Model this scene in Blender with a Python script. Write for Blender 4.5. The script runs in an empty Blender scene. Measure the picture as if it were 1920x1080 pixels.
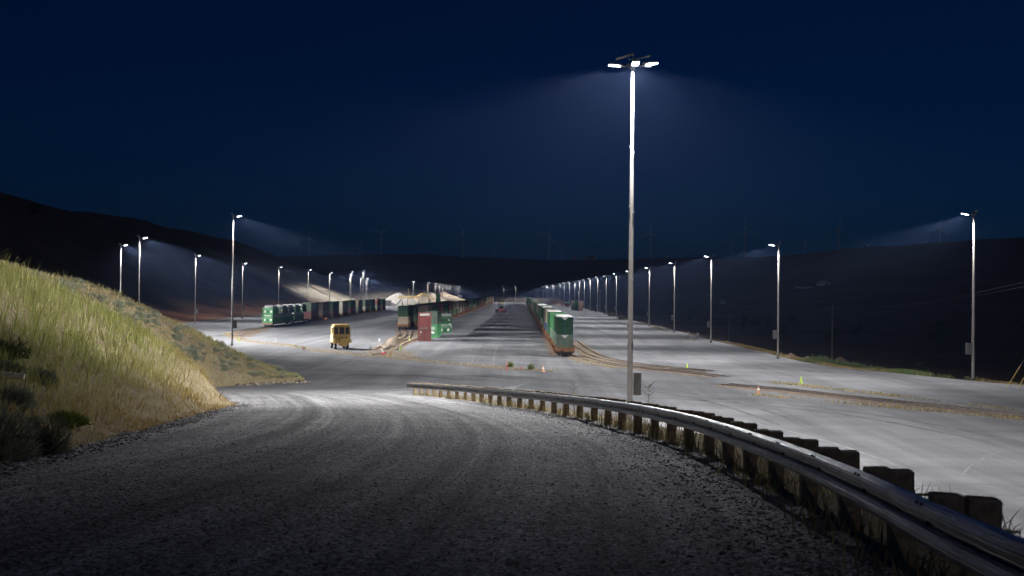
import bpy, bmesh, math, random
import numpy as np
from mathutils import Vector, Matrix

random.seed(7)
rng = np.random.default_rng(11)
SC = bpy.context.scene
COL = SC.collection
PI = math.pi
def R(d): return math.radians(d)

# ------------------------------------------------------------------ camera
F, CX, CY, HORIZ, H = 1867.0, 960.0, 540.0, 549.0, 9.5
CAM_M = Matrix.Rotation(R(90) + math.atan((HORIZ - CY) / F), 3, 'X') @ Matrix.Rotation(R(0.5), 3, 'Z')
cam = bpy.data.cameras.new('camera')
cam.sensor_width = 36.0
cam.lens = 36.0 * F / 1920.0
cam.clip_start = 0.1
cam.clip_end = 20000
cam.dof.use_dof = True
cam.dof.focus_distance = 34.0
cam.dof.aperture_fstop = 2.0
camo = bpy.data.objects.new('camera', cam)
camo.matrix_world = Matrix.Translation((0, 0, H)) @ CAM_M.to_4x4()
COL.objects.link(camo)
SC.camera = camo

# ------------------------------------------------------------------ night sky, added fill sun, exposure
FILL_EL, FILL_AZ = 38.0, 205.0
world = bpy.data.worlds.new('World')
SC.world = world
world.use_nodes = True
wn, wl = world.node_tree.nodes, world.node_tree.links
sky = wn.new('ShaderNodeTexSky')
sky.sky_type = 'NISHITA'
sky.sun_disc = False
sky.sun_elevation = R(20)
sky.sun_rotation = R(FILL_AZ)
tint = wn.new('ShaderNodeMix')
tint.data_type = 'RGBA'
tint.blend_type = 'MULTIPLY'
tint.inputs[0].default_value = 1.0
tint.inputs[7].default_value = (0.03, 0.30, 1.0, 1)
wl.new(sky.outputs[0], tint.inputs[6])
wl.new(tint.outputs[2], wn['Background'].inputs[0])
wn['Background'].inputs[1].default_value = 0.0056
sun = bpy.data.lights.new('hill_fill_sun', 'SUN')  # faint warm sun added to lift the dark hills; no moon is known
sun.energy = 0.07
sun.angle = R(0.5)
sun.color = (1.0, 0.86, 0.74)
suno = bpy.data.objects.new('hill_fill_sun', sun)
suno.rotation_euler = (R(90 - FILL_EL), 0, R(180 - FILL_AZ))
COL.objects.link(suno)
SC.view_settings.view_transform = 'Standard'
SC.view_settings.look = 'None'
SC.view_settings.gamma = 1
SC.view_settings.exposure = 0
SC.render.engine = 'CYCLES'
SC.cycles.use_denoising = True
SC.cycles.max_bounces = 4
SC.cycles.diffuse_bounces = 2
SC.cycles.glossy_bounces = 2
SC.cycles.transparent_max_bounces = 4
SC.cycles.volume_bounces = 0
SC.cycles.sample_clamp_indirect = 4
SC.cycles.use_light_tree = True

LAMP_W = 13500.0          # one LED head of the yard poles
LAMP_COL = (0.97, 0.975, 1.0)
LENS_COL = (0.86, 0.92, 1.0)
HAZE = 0.000115

# ------------------------------------------------------------------ pixel helpers (photo pixels -> metres)
def ray(px, py):
    d = CAM_M @ Vector(((px - CX) / F, -(py - CY) / F, -1.0))
    return d
def at(px, py, Y):                       # point at forward distance Y
    d = ray(px, py)
    t = Y / d.y
    return Vector((d.x * t, Y, H + d.z * t))
def ground(px, py, z=0.0):               # point on a level plane
    d = ray(px, py)
    t = (z - H) / d.z
    return Vector((d.x * t, d.y * t, z))
def proj(p):
    v = CAM_M.transposed() @ (Vector(p) - Vector((0, 0, H)))
    return CX + F * v.x / -v.z, CY - F * v.y / -v.z

# ------------------------------------------------------------------ materials
def new_mat(name):
    m = bpy.data.materials.new(name)
    m.use_nodes = True
    nt = m.node_tree
    return m, nt.nodes, nt.links, nt.nodes['Principled BSDF']
def simple(name, col, rough=0.7, metal=0.0, var=0.25, scale=4.0, bump=0.0, obj_col=False, spec=0.3, dirt=0.0):
    m, n, l, b = new_mat(name)
    tc = n.new('ShaderNodeTexCoord')
    nz = n.new('ShaderNodeTexNoise')
    nz.inputs['Scale'].default_value = scale
    nz.inputs['Detail'].default_value = 6
    nz.inputs['Roughness'].default_value = 0.65
    l.new(tc.outputs['Object'], nz.inputs['Vector'])
    mr = n.new('ShaderNodeMapRange')
    mr.inputs['From Min'].default_value = 0.3
    mr.inputs['From Max'].default_value = 0.7
    mr.inputs['To Min'].default_value = 1 - var
    mr.inputs['To Max'].default_value = 1 + var
    l.new(nz.outputs[0], mr.inputs[0])
    mx = n.new('ShaderNodeMix')
    mx.data_type = 'RGBA'
    mx.blend_type = 'MULTIPLY'
    mx.inputs[0].default_value = 1
    if obj_col:
        oi = n.new('ShaderNodeObjectInfo')
        l.new(oi.outputs['Color'], mx.inputs[6])
    else:
        mx.inputs[6].default_value = (*col, 1)
    l.new(mr.outputs[0], mx.inputs[7])
    out = mx.outputs[2]
    if dirt > 0:
        n2 = n.new('ShaderNodeTexNoise')
        n2.inputs['Scale'].default_value = scale * 0.6
        n2.inputs['Detail'].default_value = 8
        mp = n.new('ShaderNodeMapping')
        mp.inputs['Scale'].default_value = (3.0, 3.0, 0.5)
        l.new(tc.outputs['Object'], mp.inputs[0])
        l.new(mp.outputs[0], n2.inputs['Vector'])
        m2 = n.new('ShaderNodeMapRange')
        m2.inputs['From Min'].default_value = 0.5
        m2.inputs['From Max'].default_value = 0.75
        m2.inputs['To Max'].default_value = dirt
        l.new(n2.outputs[0], m2.inputs[0])
        mx2 = n.new('ShaderNodeMix')
        mx2.data_type = 'RGBA'
        l.new(m2.outputs[0], mx2.inputs[0])
        l.new(out, mx2.inputs[6])
        mx2.inputs[7].default_value = (0.10, 0.065, 0.045, 1)
        out = mx2.outputs[2]
    l.new(out, b.inputs['Base Color'])
    b.inputs['Roughness'].default_value = rough
    b.inputs['Metallic'].default_value = metal
    b.inputs['Specular IOR Level'].default_value = spec
    if bump > 0:
        bp = n.new('ShaderNodeBump')
        bp.inputs['Strength'].default_value = bump
        bp.inputs['Distance'].default_value = 0.05
        l.new(nz.outputs[0], bp.inputs['Height'])
        l.new(bp.outputs[0], b.inputs['Normal'])
    return m
def emit(name, col, strength):
    m, n, l, b = new_mat(name)
    b.inputs['Base Color'].default_value = (0.05, 0.05, 0.05, 1)
    b.inputs['Emission Color'].default_value = (*col, 1)
    b.inputs['Emission Strength'].default_value = strength
    return m
def noise(n, l, vec, scale, detail=5, rough=0.6, sc=None):
    if sc:
        mp = n.new('ShaderNodeMapping')
        mp.inputs['Scale'].default_value = sc
        l.new(vec, mp.inputs[0])
        vec = mp.outputs[0]
    t = n.new('ShaderNodeTexNoise')
    t.inputs['Scale'].default_value = scale
    t.inputs['Detail'].default_value = detail
    t.inputs['Roughness'].default_value = rough
    l.new(vec, t.inputs['Vector'])
    return t.outputs[0]
def rng_map(n, l, v, a, b, c, d):
    m = n.new('ShaderNodeMapRange')
    for k, x in zip(('From Min', 'From Max', 'To Min', 'To Max'), (a, b, c, d)):
        m.inputs[k].default_value = x
    l.new(v, m.inputs[0])
    return m.outputs[0]
def math2(n, l, op, a, b):
    m = n.new('ShaderNodeMath')
    m.operation = op
    for i, x in enumerate((a, b)):
        if isinstance(x, (int, float)): m.inputs[i].default_value = x
        else: l.new(x, m.inputs[i])
    return m.outputs[0]
def mix(n, l, f, a, b, mode='MIX'):
    m = n.new('ShaderNodeMix')
    m.data_type = 'RGBA'
    m.blend_type = mode
    for i, x in ((0, f), (6, a), (7, b)):
        if isinstance(x, (int, float)): m.inputs[i].default_value = x
        elif isinstance(x, tuple): m.inputs[i].default_value = (*x, 1)
        else: l.new(x, m.inputs[i])
    return m.outputs[2]

M = {}
M['galv'] = simple('galvanised_steel', (0.42, 0.42, 0.43), 0.42, 0.75, 0.18, 6, 0.03)
M['rail_metal'] = simple('guardrail_steel', (0.60, 0.60, 0.61), 0.37, 0.85, 0.22, 3, 0.02, dirt=0.25)
M['pole'] = simple('pole_steel', (0.17, 0.155, 0.142), 0.5, 0.35, 0.12, 2.5)
M['box'] = simple('control_box_paint', (0.20, 0.185, 0.18), 0.6, 0.2, 0.12, 3)
M['wood'] = simple('weathered_timber', (0.36, 0.27, 0.175), 0.85, 0, 0.45, 9, 0.4)
M['housing'] = simple('lamp_housing', (0.42, 0.41, 0.38), 0.5, 0.3, 0.1, 5)
M['lens'] = emit('lit_lamp_lens', LENS_COL, 26.0)
M['cont'] = simple('container_paint', (1, 1, 1), 0.6, 0, 0.22, 1.3, 0.0, obj_col=True, dirt=0.55)
M['cont_door'] = simple('container_door_paint', (1, 1, 1), 0.55, 0, 0.3, 1.8, 0.0, obj_col=True, dirt=0.7)
M['lock'] = simple('lock_rod_steel', (0.25, 0.22, 0.2), 0.5, 0.5, 0.3, 4)
M['tarp'] = simple('white_tarp', (0.66, 0.655, 0.62), 0.7, 0, 0.12, 2, 0.3)
M['rust'] = simple('rusty_well_car', (0.24, 0.115, 0.05), 0.8, 0.1, 0.5, 1.2, 0.1, dirt=0.6)
M['dark'] = simple('dark_running_gear', (0.045, 0.035, 0.03), 0.8, 0.2, 0.4, 3)
M['deck'] = simple('flat_car_timber', (0.22, 0.15, 0.10), 0.85, 0, 0.4, 2)
M['yellow'] = simple('yellow_machine_paint', (0.66, 0.44, 0.13), 0.5, 0, 0.15, 1.5, dirt=0.35)
M['yellow2'] = simple('cream_paint_and_lit_side', (0.80, 0.70, 0.48), 0.5, 0, 0.1, 1.5)  # on the shunter this cream is lamplight put into the colour of its side
M['glass'] = simple('dark_cab_glass', (0.03, 0.035, 0.04), 0.12, 0, 0.1, 1, spec=0.6)
M['rubber'] = simple('tyre_rubber', (0.03, 0.03, 0.03), 0.85, 0, 0.3, 6)
M['rim'] = simple('pale_wheel_rim', (0.5, 0.48, 0.45), 0.5, 0.3, 0.15, 3)
M['red'] = simple('red_machine_paint', (0.42, 0.09, 0.08), 0.5, 0, 0.2, 1.5)
M['steel'] = simple('dark_lifting_steel', (0.10, 0.095, 0.09), 0.6, 0.3, 0.2, 2)
M['lime'] = simple('lime_cone_plastic', (0.55, 0.72, 0.10), 0.5, 0, 0.08, 5)
M['orange'] = simple('orange_cone_plastic', (0.58, 0.27, 0.15), 0.5, 0, 0.1, 5)
M['white'] = simple('white_plastic', (0.75, 0.73, 0.68), 0.5, 0, 0.08, 5)
M['redp'] = simple('red_marker_plastic', (0.62, 0.07, 0.07), 0.5, 0, 0.1, 5)
M['blue'] = simple('blue_strap', (0.05, 0.12, 0.32), 0.6, 0, 0.1, 4)
M['railtop'] = simple('rail_steel', (0.30, 0.27, 0.25), 0.35, 0.8, 0.2, 3)
M['sleeper'] = simple('timber_sleeper', (0.12, 0.085, 0.06), 0.9, 0, 0.4, 3, 0.3)
M['ballast'] = simple('dirt_ballast', (0.24, 0.17, 0.115), 0.95, 0, 0.45, 1.6, 0.5)
M['dirt'] = simple('dry_dirt', (0.235, 0.185, 0.13), 0.95, 0, 0.55, 1.6, 0.5)
M['redsoil'] = simple('red_soil', (0.36, 0.19, 0.12), 0.95, 0, 0.4, 0.5, 0.5)
M['pile'] = simple('pale_aggregate', (0.26, 0.24, 0.205), 0.95, 0, 0.2, 0.5, 0.4)
M['rubble'] = simple('brown_rubble', (0.13, 0.09, 0.065), 0.95, 0, 0.5, 1.5, 0.6)
M['slope'] = simple('pale_tan_fill', (0.44, 0.38, 0.28), 0.95, 0, 0.25, 0.4, 0.4)
M['turbine'] = simple('turbine_paint', (0.55, 0.50, 0.49), 0.5, 0, 0.05, 0.1)
M['barn'] = simple('white_barn_boards', (0.7, 0.7, 0.7), 0.8, 0, 0.1, 0.4)
M['roof'] = simple('grey_barn_roof', (0.45, 0.46, 0.48), 0.6, 0.2, 0.1, 0.4)
M['utility'] = simple('utility_pole_wood', (0.20, 0.14, 0.10), 0.9, 0, 0.3, 2)
M['teal'] = simple('pale_cabin', (0.45, 0.62, 0.58), 0.6, 0, 0.1, 1)
M['redlight'] = emit('red_beacon', (1.0, 0.05, 0.05), 1.2)
M['amber'] = emit('amber_marker_lamp', (1.0, 0.22, 0.04), 5.0)
M['window_glow'] = emit('warm_window', (1.0, 0.6, 0.25), 0.12)
M['bark'] = simple('tree_bark', (0.08, 0.06, 0.045), 0.9, 0, 0.3, 3)
M['conv'] = simple('conveyor_yellow', (0.62, 0.45, 0.14), 0.6, 0, 0.2, 1)
M['stone'] = simple('crushed_basalt', (0.10, 0.098, 0.10), 0.85, 0, 0.5, 0.9)

def veg_mat(name, trans=0.25):
    m, n, l, b = new_mat(name)
    a = n.new('ShaderNodeAttribute')
    a.attribute_name = 'Col'
    l.new(a.outputs['Color'], b.inputs['Base Color'])
    b.inputs['Roughness'].default_value = 0.8
    b.inputs['Specular IOR Level'].default_value = 0.15
    tr = n.new('ShaderNodeBsdfTranslucent')
    l.new(a.outputs['Color'], tr.inputs[0])
    ms = n.new('ShaderNodeMixShader')
    ms.inputs[0].default_value = trans
    l.new(b.outputs[0], ms.inputs[1])
    l.new(tr.outputs[0], ms.inputs[2])
    l.new(ms.outputs[0], n['Material Output'].inputs[0])
    return m
M['veg'] = veg_mat('leaf_and_blade')

def yard_nodes(n, l, pos):
    """grey compacted paving: returns colour, height"""
    big = noise(n, l, pos, 0.02, 4, 0.6)
    mid = noise(n, l, pos, 0.12, 6, 0.62, (1.0, 0.28, 1.0))
    streak = noise(n, l, pos, 0.35, 5, 0.7, (1.0, 0.035, 1.0))
    arc = noise(n, l, pos, 0.30, 4, 0.7, (0.05, 1.0, 1.0))
    fine = noise(n, l, pos, 9.0, 4, 0.75)
    f = math2(n, l, 'MULTIPLY', rng_map(n, l, big, .3, .7, .74, 1.18), rng_map(n, l, mid, .3, .7, .78, 1.2))
    f = math2(n, l, 'MULTIPLY', f, rng_map(n, l, streak, .34, .66, .74, 1.2))
    f = math2(n, l, 'MULTIPLY', f, rng_map(n, l, arc, .34, .66, .85, 1.12))
    f = math2(n, l, 'MULTIPLY', f, rng_map(n, l, fine, .3, .7, .72, 1.26))
    # rolled-in paler and darker wheel scuffs: rings of traffic round the two crossings
    w = n.new('ShaderNodeTexWave')
    w.wave_type = 'RINGS'
    w.rings_direction = 'Z'
    w.inputs['Scale'].default_value = 0.05
    w.inputs['Distortion'].default_value = 2.5
    w.inputs['Detail'].default_value = 4
    mp = n.new('ShaderNodeMapping')
    mp.inputs['Location'].default_value = (-75, -190, 0)
    l.new(pos, mp.inputs[0])
    l.new(mp.outputs[0], w.inputs['Vector'])
    f = math2(n, l, 'MULTIPLY', f, rng_map(n, l, w.outputs[1], 0, 1, .95, 1.05))
    c = mix(n, l, 1.0, (0.225, 0.222, 0.225), f, 'MULTIPLY')
    spots = noise(n, l, pos, 1.3, 6, 0.8)
    c = mix(n, l, rng_map(n, l, spots, .66, .72, 0, .55), c, (0.36, 0.34, 0.30))
    return c, fine

def make_yard_mat():
    m, n, l, b = new_mat('yard_paving')
    g = n.new('ShaderNodeNewGeometry')
    c, h = yard_nodes(n, l, g.outputs['Position'])
    l.new(c, b.inputs['Base Color'])
    b.inputs['Roughness'].default_value = 0.78
    b.inputs['Specular IOR Level'].default_value = 0.25
    bp = n.new('ShaderNodeBump')
    bp.inputs['Strength'].default_value = 0.25
    bp.inputs['Distance'].default_value = 0.03
    l.new(h, bp.inputs['Height'])
    l.new(bp.outputs[0], b.inputs['Normal'])
    return m
M['yard'] = make_yard_mat()

def make_road_mat():
    m, n, l, b = new_mat('crushed_gravel_road')
    g = n.new('ShaderNodeNewGeometry')
    pos = g.outputs['Position']
    uv = n.new('ShaderNodeUVMap')
    yc, yh = yard_nodes(n, l, pos)
    v1 = n.new('ShaderNodeTexVoronoi')
    v1.inputs['Scale'].default_value = 30
    v1.inputs['Randomness'].default_value = 1
    l.new(pos, v1.inputs['Vector'])
    v2 = n.new('ShaderNodeTexVoronoi')
    v2.inputs['Scale'].default_value = 75
    l.new(pos, v2.inputs['Vector'])
    # tyre lanes: finer, paler fines pressed into the running lines
    lanes = noise(n, l, uv.outputs[0], 1.0, 5, 0.65, (0.75, 0.012, 1))
    lanes2 = noise(n, l, uv.outputs[0], 1.0, 5, 0.7, (3.2, 0.02, 1))
    lane = math2(n, l, 'MULTIPLY', rng_map(n, l, lanes, .36, .64, 0.62, 1.5), rng_map(n, l, lanes2, .32, .68, .72, 1.32))
    patch = noise(n, l, pos, 0.35, 6, 0.7)
    lane = math2(n, l, 'MULTIPLY', lane, rng_map(n, l, patch, .3, .7, .75, 1.25))
    sep = n.new('ShaderNodeSeparateColor')
    l.new(v1.outputs['Color'], sep.inputs[0])
    sep2 = n.new('ShaderNodeSeparateColor')
    l.new(v2.outputs['Color'], sep2.inputs[0])
    st = math2(n, l, 'MULTIPLY', rng_map(n, l, sep.outputs[0], 0, 1, .10, 2.2), rng_map(n, l, sep2.outputs[1], 0, 1, .28, 1.9))
    c = mix(n, l, 1.0, (0.20, 0.194, 0.19), math2(n, l, 'MULTIPLY', lane, st), 'MULTIPLY')
    sx = n.new('ShaderNodeSeparateXYZ')
    l.new(pos, sx.inputs[0])
    wob = math2(n, l, 'ADD', sx.outputs[1], rng_map(n, l, noise(n, l, pos, 0.12, 4, .6), 0, 1, -9, 9))
    fade = rng_map(n, l, wob, 62, 96, 0, 1)
    l.new(mix(n, l, fade, c, yc), b.inputs['Base Color'])
    b.inputs['Roughness'].default_value = 0.85
    b.inputs['Specular IOR Level'].default_value = 0.22
    hh = math2(n, l, 'ADD', rng_map(n, l, v1.outputs['Distance'], 0, .7, 1, 0), math2(n, l, 'MULTIPLY', rng_map(n, l, v2.outputs['Distance'], 0, .7, 1, 0), 0.5))
    hh = math2(n, l, 'MULTIPLY', hh, rng_map(n, l, wob, 55, 90, 1, 0.05))
    bp = n.new('ShaderNodeBump')
    bp.inputs['Strength'].default_value = 0.6
    bp.inputs['Distance'].default_value = 0.014
    l.new(hh, bp.inputs['Height'])
    l.new(bp.outputs[0], b.inputs['Normal'])
    return m
M['road'] = make_road_mat()

def make_bank_mat():
    m, n, l, b = new_mat('dry_hillside_soil')
    g = n.new('ShaderNodeNewGeometry')
    pos = g.outputs['Position']
    a = noise(n, l, pos, 0.35, 6, 0.7)
    c2 = noise(n, l, pos, 3.0, 6, 0.75)
    c = mix(n, l, rng_map(n, l, a, .35, .65, 0, 1), (0.26, 0.205, 0.125), (0.38, 0.31, 0.185))
    c = mix(n, l, rng_map(n, l, c2, .45, .7, 0, .7), c, (0.10, 0.085, 0.06))
    l.new(c, b.inputs['Base Color'])
    b.inputs['Roughness'].default_value = 0.95
    b.inputs['Specular IOR Level'].default_value = 0.1
    bp = n.new('ShaderNodeBump')
    bp.inputs['Strength'].default_value = 0.6
    bp.inputs['Distance'].default_value = 0.15
    l.new(c2, bp.inputs['Height'])
    l.new(bp.outputs[0], b.inputs['Normal'])
    return m
M['bank'] = make_bank_mat()

def make_terrain_mat():
    m, n, l, b = new_mat('dry_range_land')
    g = n.new('ShaderNodeNewGeometry')
    pos = g.outputs['Position']
    a = noise(n, l, pos, 0.012, 7, 0.65)
    d = noise(n, l, pos, 0.10, 7, 0.7)
    e = noise(n, l, pos, 0.9, 5, 0.7)
    c = mix(n, l, rng_map(n, l, a, .35, .65, 0, 1), (0.105, 0.075, 0.055), (0.17, 0.125, 0.085))
    c = mix(n, l, rng_map(n, l, d, .48, .68, 0, .75), c, (0.065, 0.055, 0.045))
    c = mix(n, l, rng_map(n, l, e, .5, .72, 0, .6), c, (0.07, 0.055, 0.04))
    at_ = n.new('ShaderNodeAttribute')
    at_.attribute_name = 'soil'           # R: bare red cut, G: pale aggregate slope
    sp = n.new('ShaderNodeSeparateColor')
    l.new(at_.outputs['Color'], sp.inputs[0])
    redv = math2(n, l, 'MULTIPLY', sp.outputs[0], rng_map(n, l, d, .36, .56, .25, 1))
    c = mix(n, l, redv, c, (0.42, 0.19, 0.115))
    c = mix(n, l, math2(n, l, 'MULTIPLY', sp.outputs[1], rng_map(n, l, d, .3, .6, .7, 1)), c, (0.46, 0.40, 0.30))
    l.new(c, b.inputs['Base Color'])
    b.inputs['Roughness'].default_value = 0.95
    b.inputs['Specular IOR Level'].default_value = 0.1
    bp = n.new('ShaderNodeBump')
    bp.inputs['Strength'].default_value = 0.5
    bp.inputs['Distance'].default_value = 0.8
    l.new(e, bp.inputs['Height'])
    l.new(bp.outputs[0], b.inputs['Normal'])
    return m
M['terrain'] = make_terrain_mat()

# ------------------------------------------------------------------ mesh helpers
class MB:
    def __init__(s):
        s.v, s.f = [], []
    def add(s, vs, fs):
        o = len(s.v)
        s.v += [tuple(x) for x in vs]
        s.f += [tuple(i + o for i in q) for q in fs]
        return s
    def box(s, c, d, rot=None):
        hx, hy, hz = d[0] / 2, d[1] / 2, d[2] / 2
        vs = [Vector((x * hx, y * hy, z * hz)) for z in (-1, 1) for y in (-1, 1) for x in (-1, 1)]
        if rot is not None: vs = [rot @ v for v in vs]
        vs = [v + Vector(c) for v in vs]
        return s.add(vs, [(0, 2, 3, 1), (4, 5, 7, 6), (0, 1, 5, 4), (2, 6, 7, 3), (0, 4, 6, 2), (1, 3, 7, 5)])
    def cbox(s, c, d, ch=0.02, rot=None):      # box with chamfered upright and top edges
        hx, hy, hz = d[0] / 2, d[1] / 2, d[2] / 2
        ring = [(-hx + ch, -hy), (hx - ch, -hy), (hx, -hy + ch), (hx, hy - ch), (hx - ch, hy), (-hx + ch, hy), (-hx, hy - ch), (-hx, -hy + ch)]
        ins = [((abs(x) - ch * .7) * (1 if x > 0 else -1), (abs(y) - ch * .7) * (1 if y > 0 else -1)) for x, y in ring]
        vs = [Vector((x, y, -hz)) for x, y in ring] + [Vector((x, y, hz - ch)) for x, y in ring] + [Vector((x, y, hz)) for x, y in ins]
        if rot is not None: vs = [rot @ v for v in vs]
        vs = [v + Vector(c) for v in vs]
        fs = [tuple(range(7, -1, -1)), tuple(range(16, 24))]
        for k in range(2):
            for i in range(8):
                j = (i + 1) % 8
                fs.append((k * 8 + i, k * 8 + j, k * 8 + 8 + j, k * 8 + 8 + i))
        return s.add(vs, fs)
    def tube(s, p, q, r0, r1=None, n=12, cap=True):
        r1 = r0 if r1 is None else r1
        p, q = Vector(p), Vector(q)
        d = (q - p).normalized()
        u = d.orthogonal().normalized()
        w = d.cross(u)
        vs = []
        for c, r in ((p, r0), (q, r1)):
            for i in range(n):
                a = 2 * PI * i / n
                vs.append(c + u * (r * math.cos(a)) + w * (r * math.sin(a)))
        fs = [(i, (i + 1) % n, n + (i + 1) % n, n + i) for i in range(n)]
        if cap: fs += [tuple(range(n - 1, -1, -1)), tuple(range(n, 2 * n))]
        return s.add(vs, fs)
    def lathe(s, prof, c=(0, 0, 0), n=16):     # profile of (r, z)
        vs, fs = [], []
        for r, z in prof:
            for i in range(n):
                a = 2 * PI * i / n
                vs.append((c[0] + r * math.cos(a), c[1] + r * math.sin(a), c[2] + z))
        for k in range(len(prof) - 1):
            for i in range(n):
                j = (i + 1) % n
                fs.append((k * n + i, k * n + j, (k + 1) * n + j, (k + 1) * n + i))
        fs += [tuple(range(n - 1, -1, -1)), tuple(range((len(prof) - 1) * n, len(prof) * n))]
        return s.add(vs, fs)
    def prism(s, pts, y0, y1):                 # outline in xz, extruded along y
        n = len(pts)
        vs = [(x, y0, z) for x, z in pts] + [(x, y1, z) for x, z in pts]
        fs = [(i, (i + 1) % n, n + (i + 1) % n, n + i) for i in range(n)]
        fs += [tuple(range(n - 1, -1, -1)), tuple(range(n, 2 * n))]
        return s.add(vs, fs)
    def path(s, pts, r, n=6):
        for a, b in zip(pts[:-1], pts[1:]): s.tube(a, b, r, n=n)
        return s
    def mesh(s, name, mat, smooth=False):
        me = bpy.data.meshes.new(name)
        me.from_pydata(s.v, [], s.f)
        me.materials.append(mat)
        if smooth:
            for p in me.polygons: p.use_smooth = True
        me.validate()
        bm = bmesh.new()
        bm.from_mesh(me)
        bmesh.ops.recalc_face_normals(bm, faces=bm.faces)
        bm.to_mesh(me)
        bm.free()
        me.update()
        return me
    def build(s, name, mat, parent=None, smooth=False):
        return link(name, s.mesh(name, mat, smooth), parent)
def link(name, me, parent=None, loc=None):
    o = bpy.data.objects.new(name, me)
    COL.objects.link(o)
    if parent: o.parent = parent
    if loc is not None: o.location = loc
    return o
def tag(o, label=None, cat=None, group=None, kind=None):
    if label: o['label'] = label
    if cat: o['category'] = cat
    if group: o['group'] = group
    if kind: o['kind'] = kind
    return o
def thing(name, loc, label, cat, rz=0.0, group=None):
    o = bpy.data.objects.new(name, None)
    COL.objects.link(o)
    o.empty_display_size = 0.3
    o.location = loc
    o.rotation_euler = (0, 0, rz)
    return tag(o, label, cat, group)
def copy_tree(o, parent=None):
    c = o.copy()
    COL.objects.link(c)
    if parent: c.parent = parent
    for ch in list(o.children): copy_tree(ch, c)
    return c
def np_mesh(name, V, Fq, mat, attr=None, smooth=False, uv=None):
    """V (n,3), Fq (m,k) with constant k"""
    me = bpy.data.meshes.new(name)
    V = np.asarray(V, np.float32)
    Fq = np.asarray(Fq, np.int32)
    k = Fq.shape[1]
    me.vertices.add(len(V))
    me.vertices.foreach_set('co', V.ravel())
    me.loops.add(Fq.size)
    me.loops.foreach_set('vertex_index', Fq.ravel())
    me.polygons.add(len(Fq))
    me.polygons.foreach_set('loop_start', np.arange(0, Fq.size, k, dtype=np.int32))
    me.polygons.foreach_set('loop_total', np.full(len(Fq), k, np.int32))
    if smooth: me.polygons.foreach_set('use_smooth', np.ones(len(Fq), bool))
    me.update(calc_edges=True)
    for an, av in (attr or {}).items():
        a = me.color_attributes.new(an, 'FLOAT_COLOR', 'POINT')
        c = np.ones((len(V), 4), np.float32)
        c[:, :3] = av
        a.data.foreach_set('color', c.ravel())
    if uv is not None:
        u = me.uv_layers.new(name='UVMap')
        u.data.foreach_set('uv', np.asarray(uv, np.float32)[Fq.ravel()].ravel())
    me.materials.append(mat)
    me.validate()
    return me
def grid_faces(nx, ny):
    i = np.arange(nx * ny).reshape(ny, nx)
    return np.stack([i[:-1, :-1], i[:-1, 1:], i[1:, 1:], i[1:, :-1]], -1).reshape(-1, 4)
def smooth01(t):
    t = np.clip(t, 0, 1)
    return t * t * (3 - 2 * t)
NOISE_T = {}
def vnoise(x, y, scale, seed):                # cheap smooth value noise
    if seed not in NOISE_T: NOISE_T[seed] = np.random.default_rng(seed).random((256, 256))
    T = NOISE_T[seed]
    x, y = np.asarray(x) / scale + 1000, np.asarray(y) / scale + 1000
    xi, yi = np.floor(x).astype(int), np.floor(y).astype(int)
    fx, fy = smooth01(x - xi), smooth01(y - yi)
    a, b = T[xi % 256, yi % 256], T[(xi + 1) % 256, yi % 256]
    c, d = T[xi % 256, (yi + 1) % 256], T[(xi + 1) % 256, (yi + 1) % 256]
    return (a * (1 - fx) + b * fx) * (1 - fy) + (c * (1 - fx) + d * fx) * fy - 0.5
def fbm(x, y, scale, seed, o=4):
    return sum(vnoise(x, y, scale / 2 ** k, seed + k) / 2 ** k for k in range(o))

# ------------------------------------------------------------------ land form
def road_z(y):
    r = 7.9 - 0.0795 * np.asarray(y, float)
    return np.where(r > .7, r, np.where(r < -.7, 0.0, (r + .7) ** 2 / 2.8)) + 0.004
GR_PIX = [(1920, 1018, 4.9), (1800, 963, 5.85), (1700, 915, 7.1), (1600, 872, 8.9), (1500, 835, 11.3), (1400, 803, 14.7),
          (1300, 775, 20), (1200, 758, 26), (1100, 745, 33), (1000, 735, 41), (907, 722, 50), (850, 719, 57), (800, 720, 63), (760, 724, 68)]
GR = [at(*p) for p in GR_PIX]
gy = np.array([-6.0, 2.0] + [p.y for p in GR] + [74, 86, 118])
gx = np.array([1.7, 2.45] + [p.x for p in GR] + [-7.4, -4.0, 4.0])
def smooth_interp(y, ys, xs, w=2.5):
    y = np.asarray(y, float)
    return sum(np.interp(y + d, ys, xs) for d in np.linspace(-w, w, 9)) / 9
def rail_x(y): return smooth_interp(y, gy, gx, 1.6)
FOOT_Y = np.array([-20, 7, 16, 23.6, 35, 45, 48.5, 52, 60, 74, 88, 96, 104, 118.0])
FOOT_X = np.array([-5.5, -6.6, -8.1, -9.2, -10.9, -12.4, -14, -17, -21, -25, -27, -26.5, -21.5, -21.5])
def foot_x(y): return np.interp(y, FOOT_Y, FOOT_X)
POLY = np.array([(-5.5, -20), (-6.6, 7), (-8.1, 16), (-9.2, 23.6), (-10.9, 35), (-12.4, 45), (-14, 48.5), (-17, 52), (-21, 60), (-25, 74),
                 (-27, 88), (-26.5, 96), (-21.5, 103.5), (-22.5, 108), (-33, 116), (-48, 124), (-80, 132), (-80, -20)])
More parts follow.
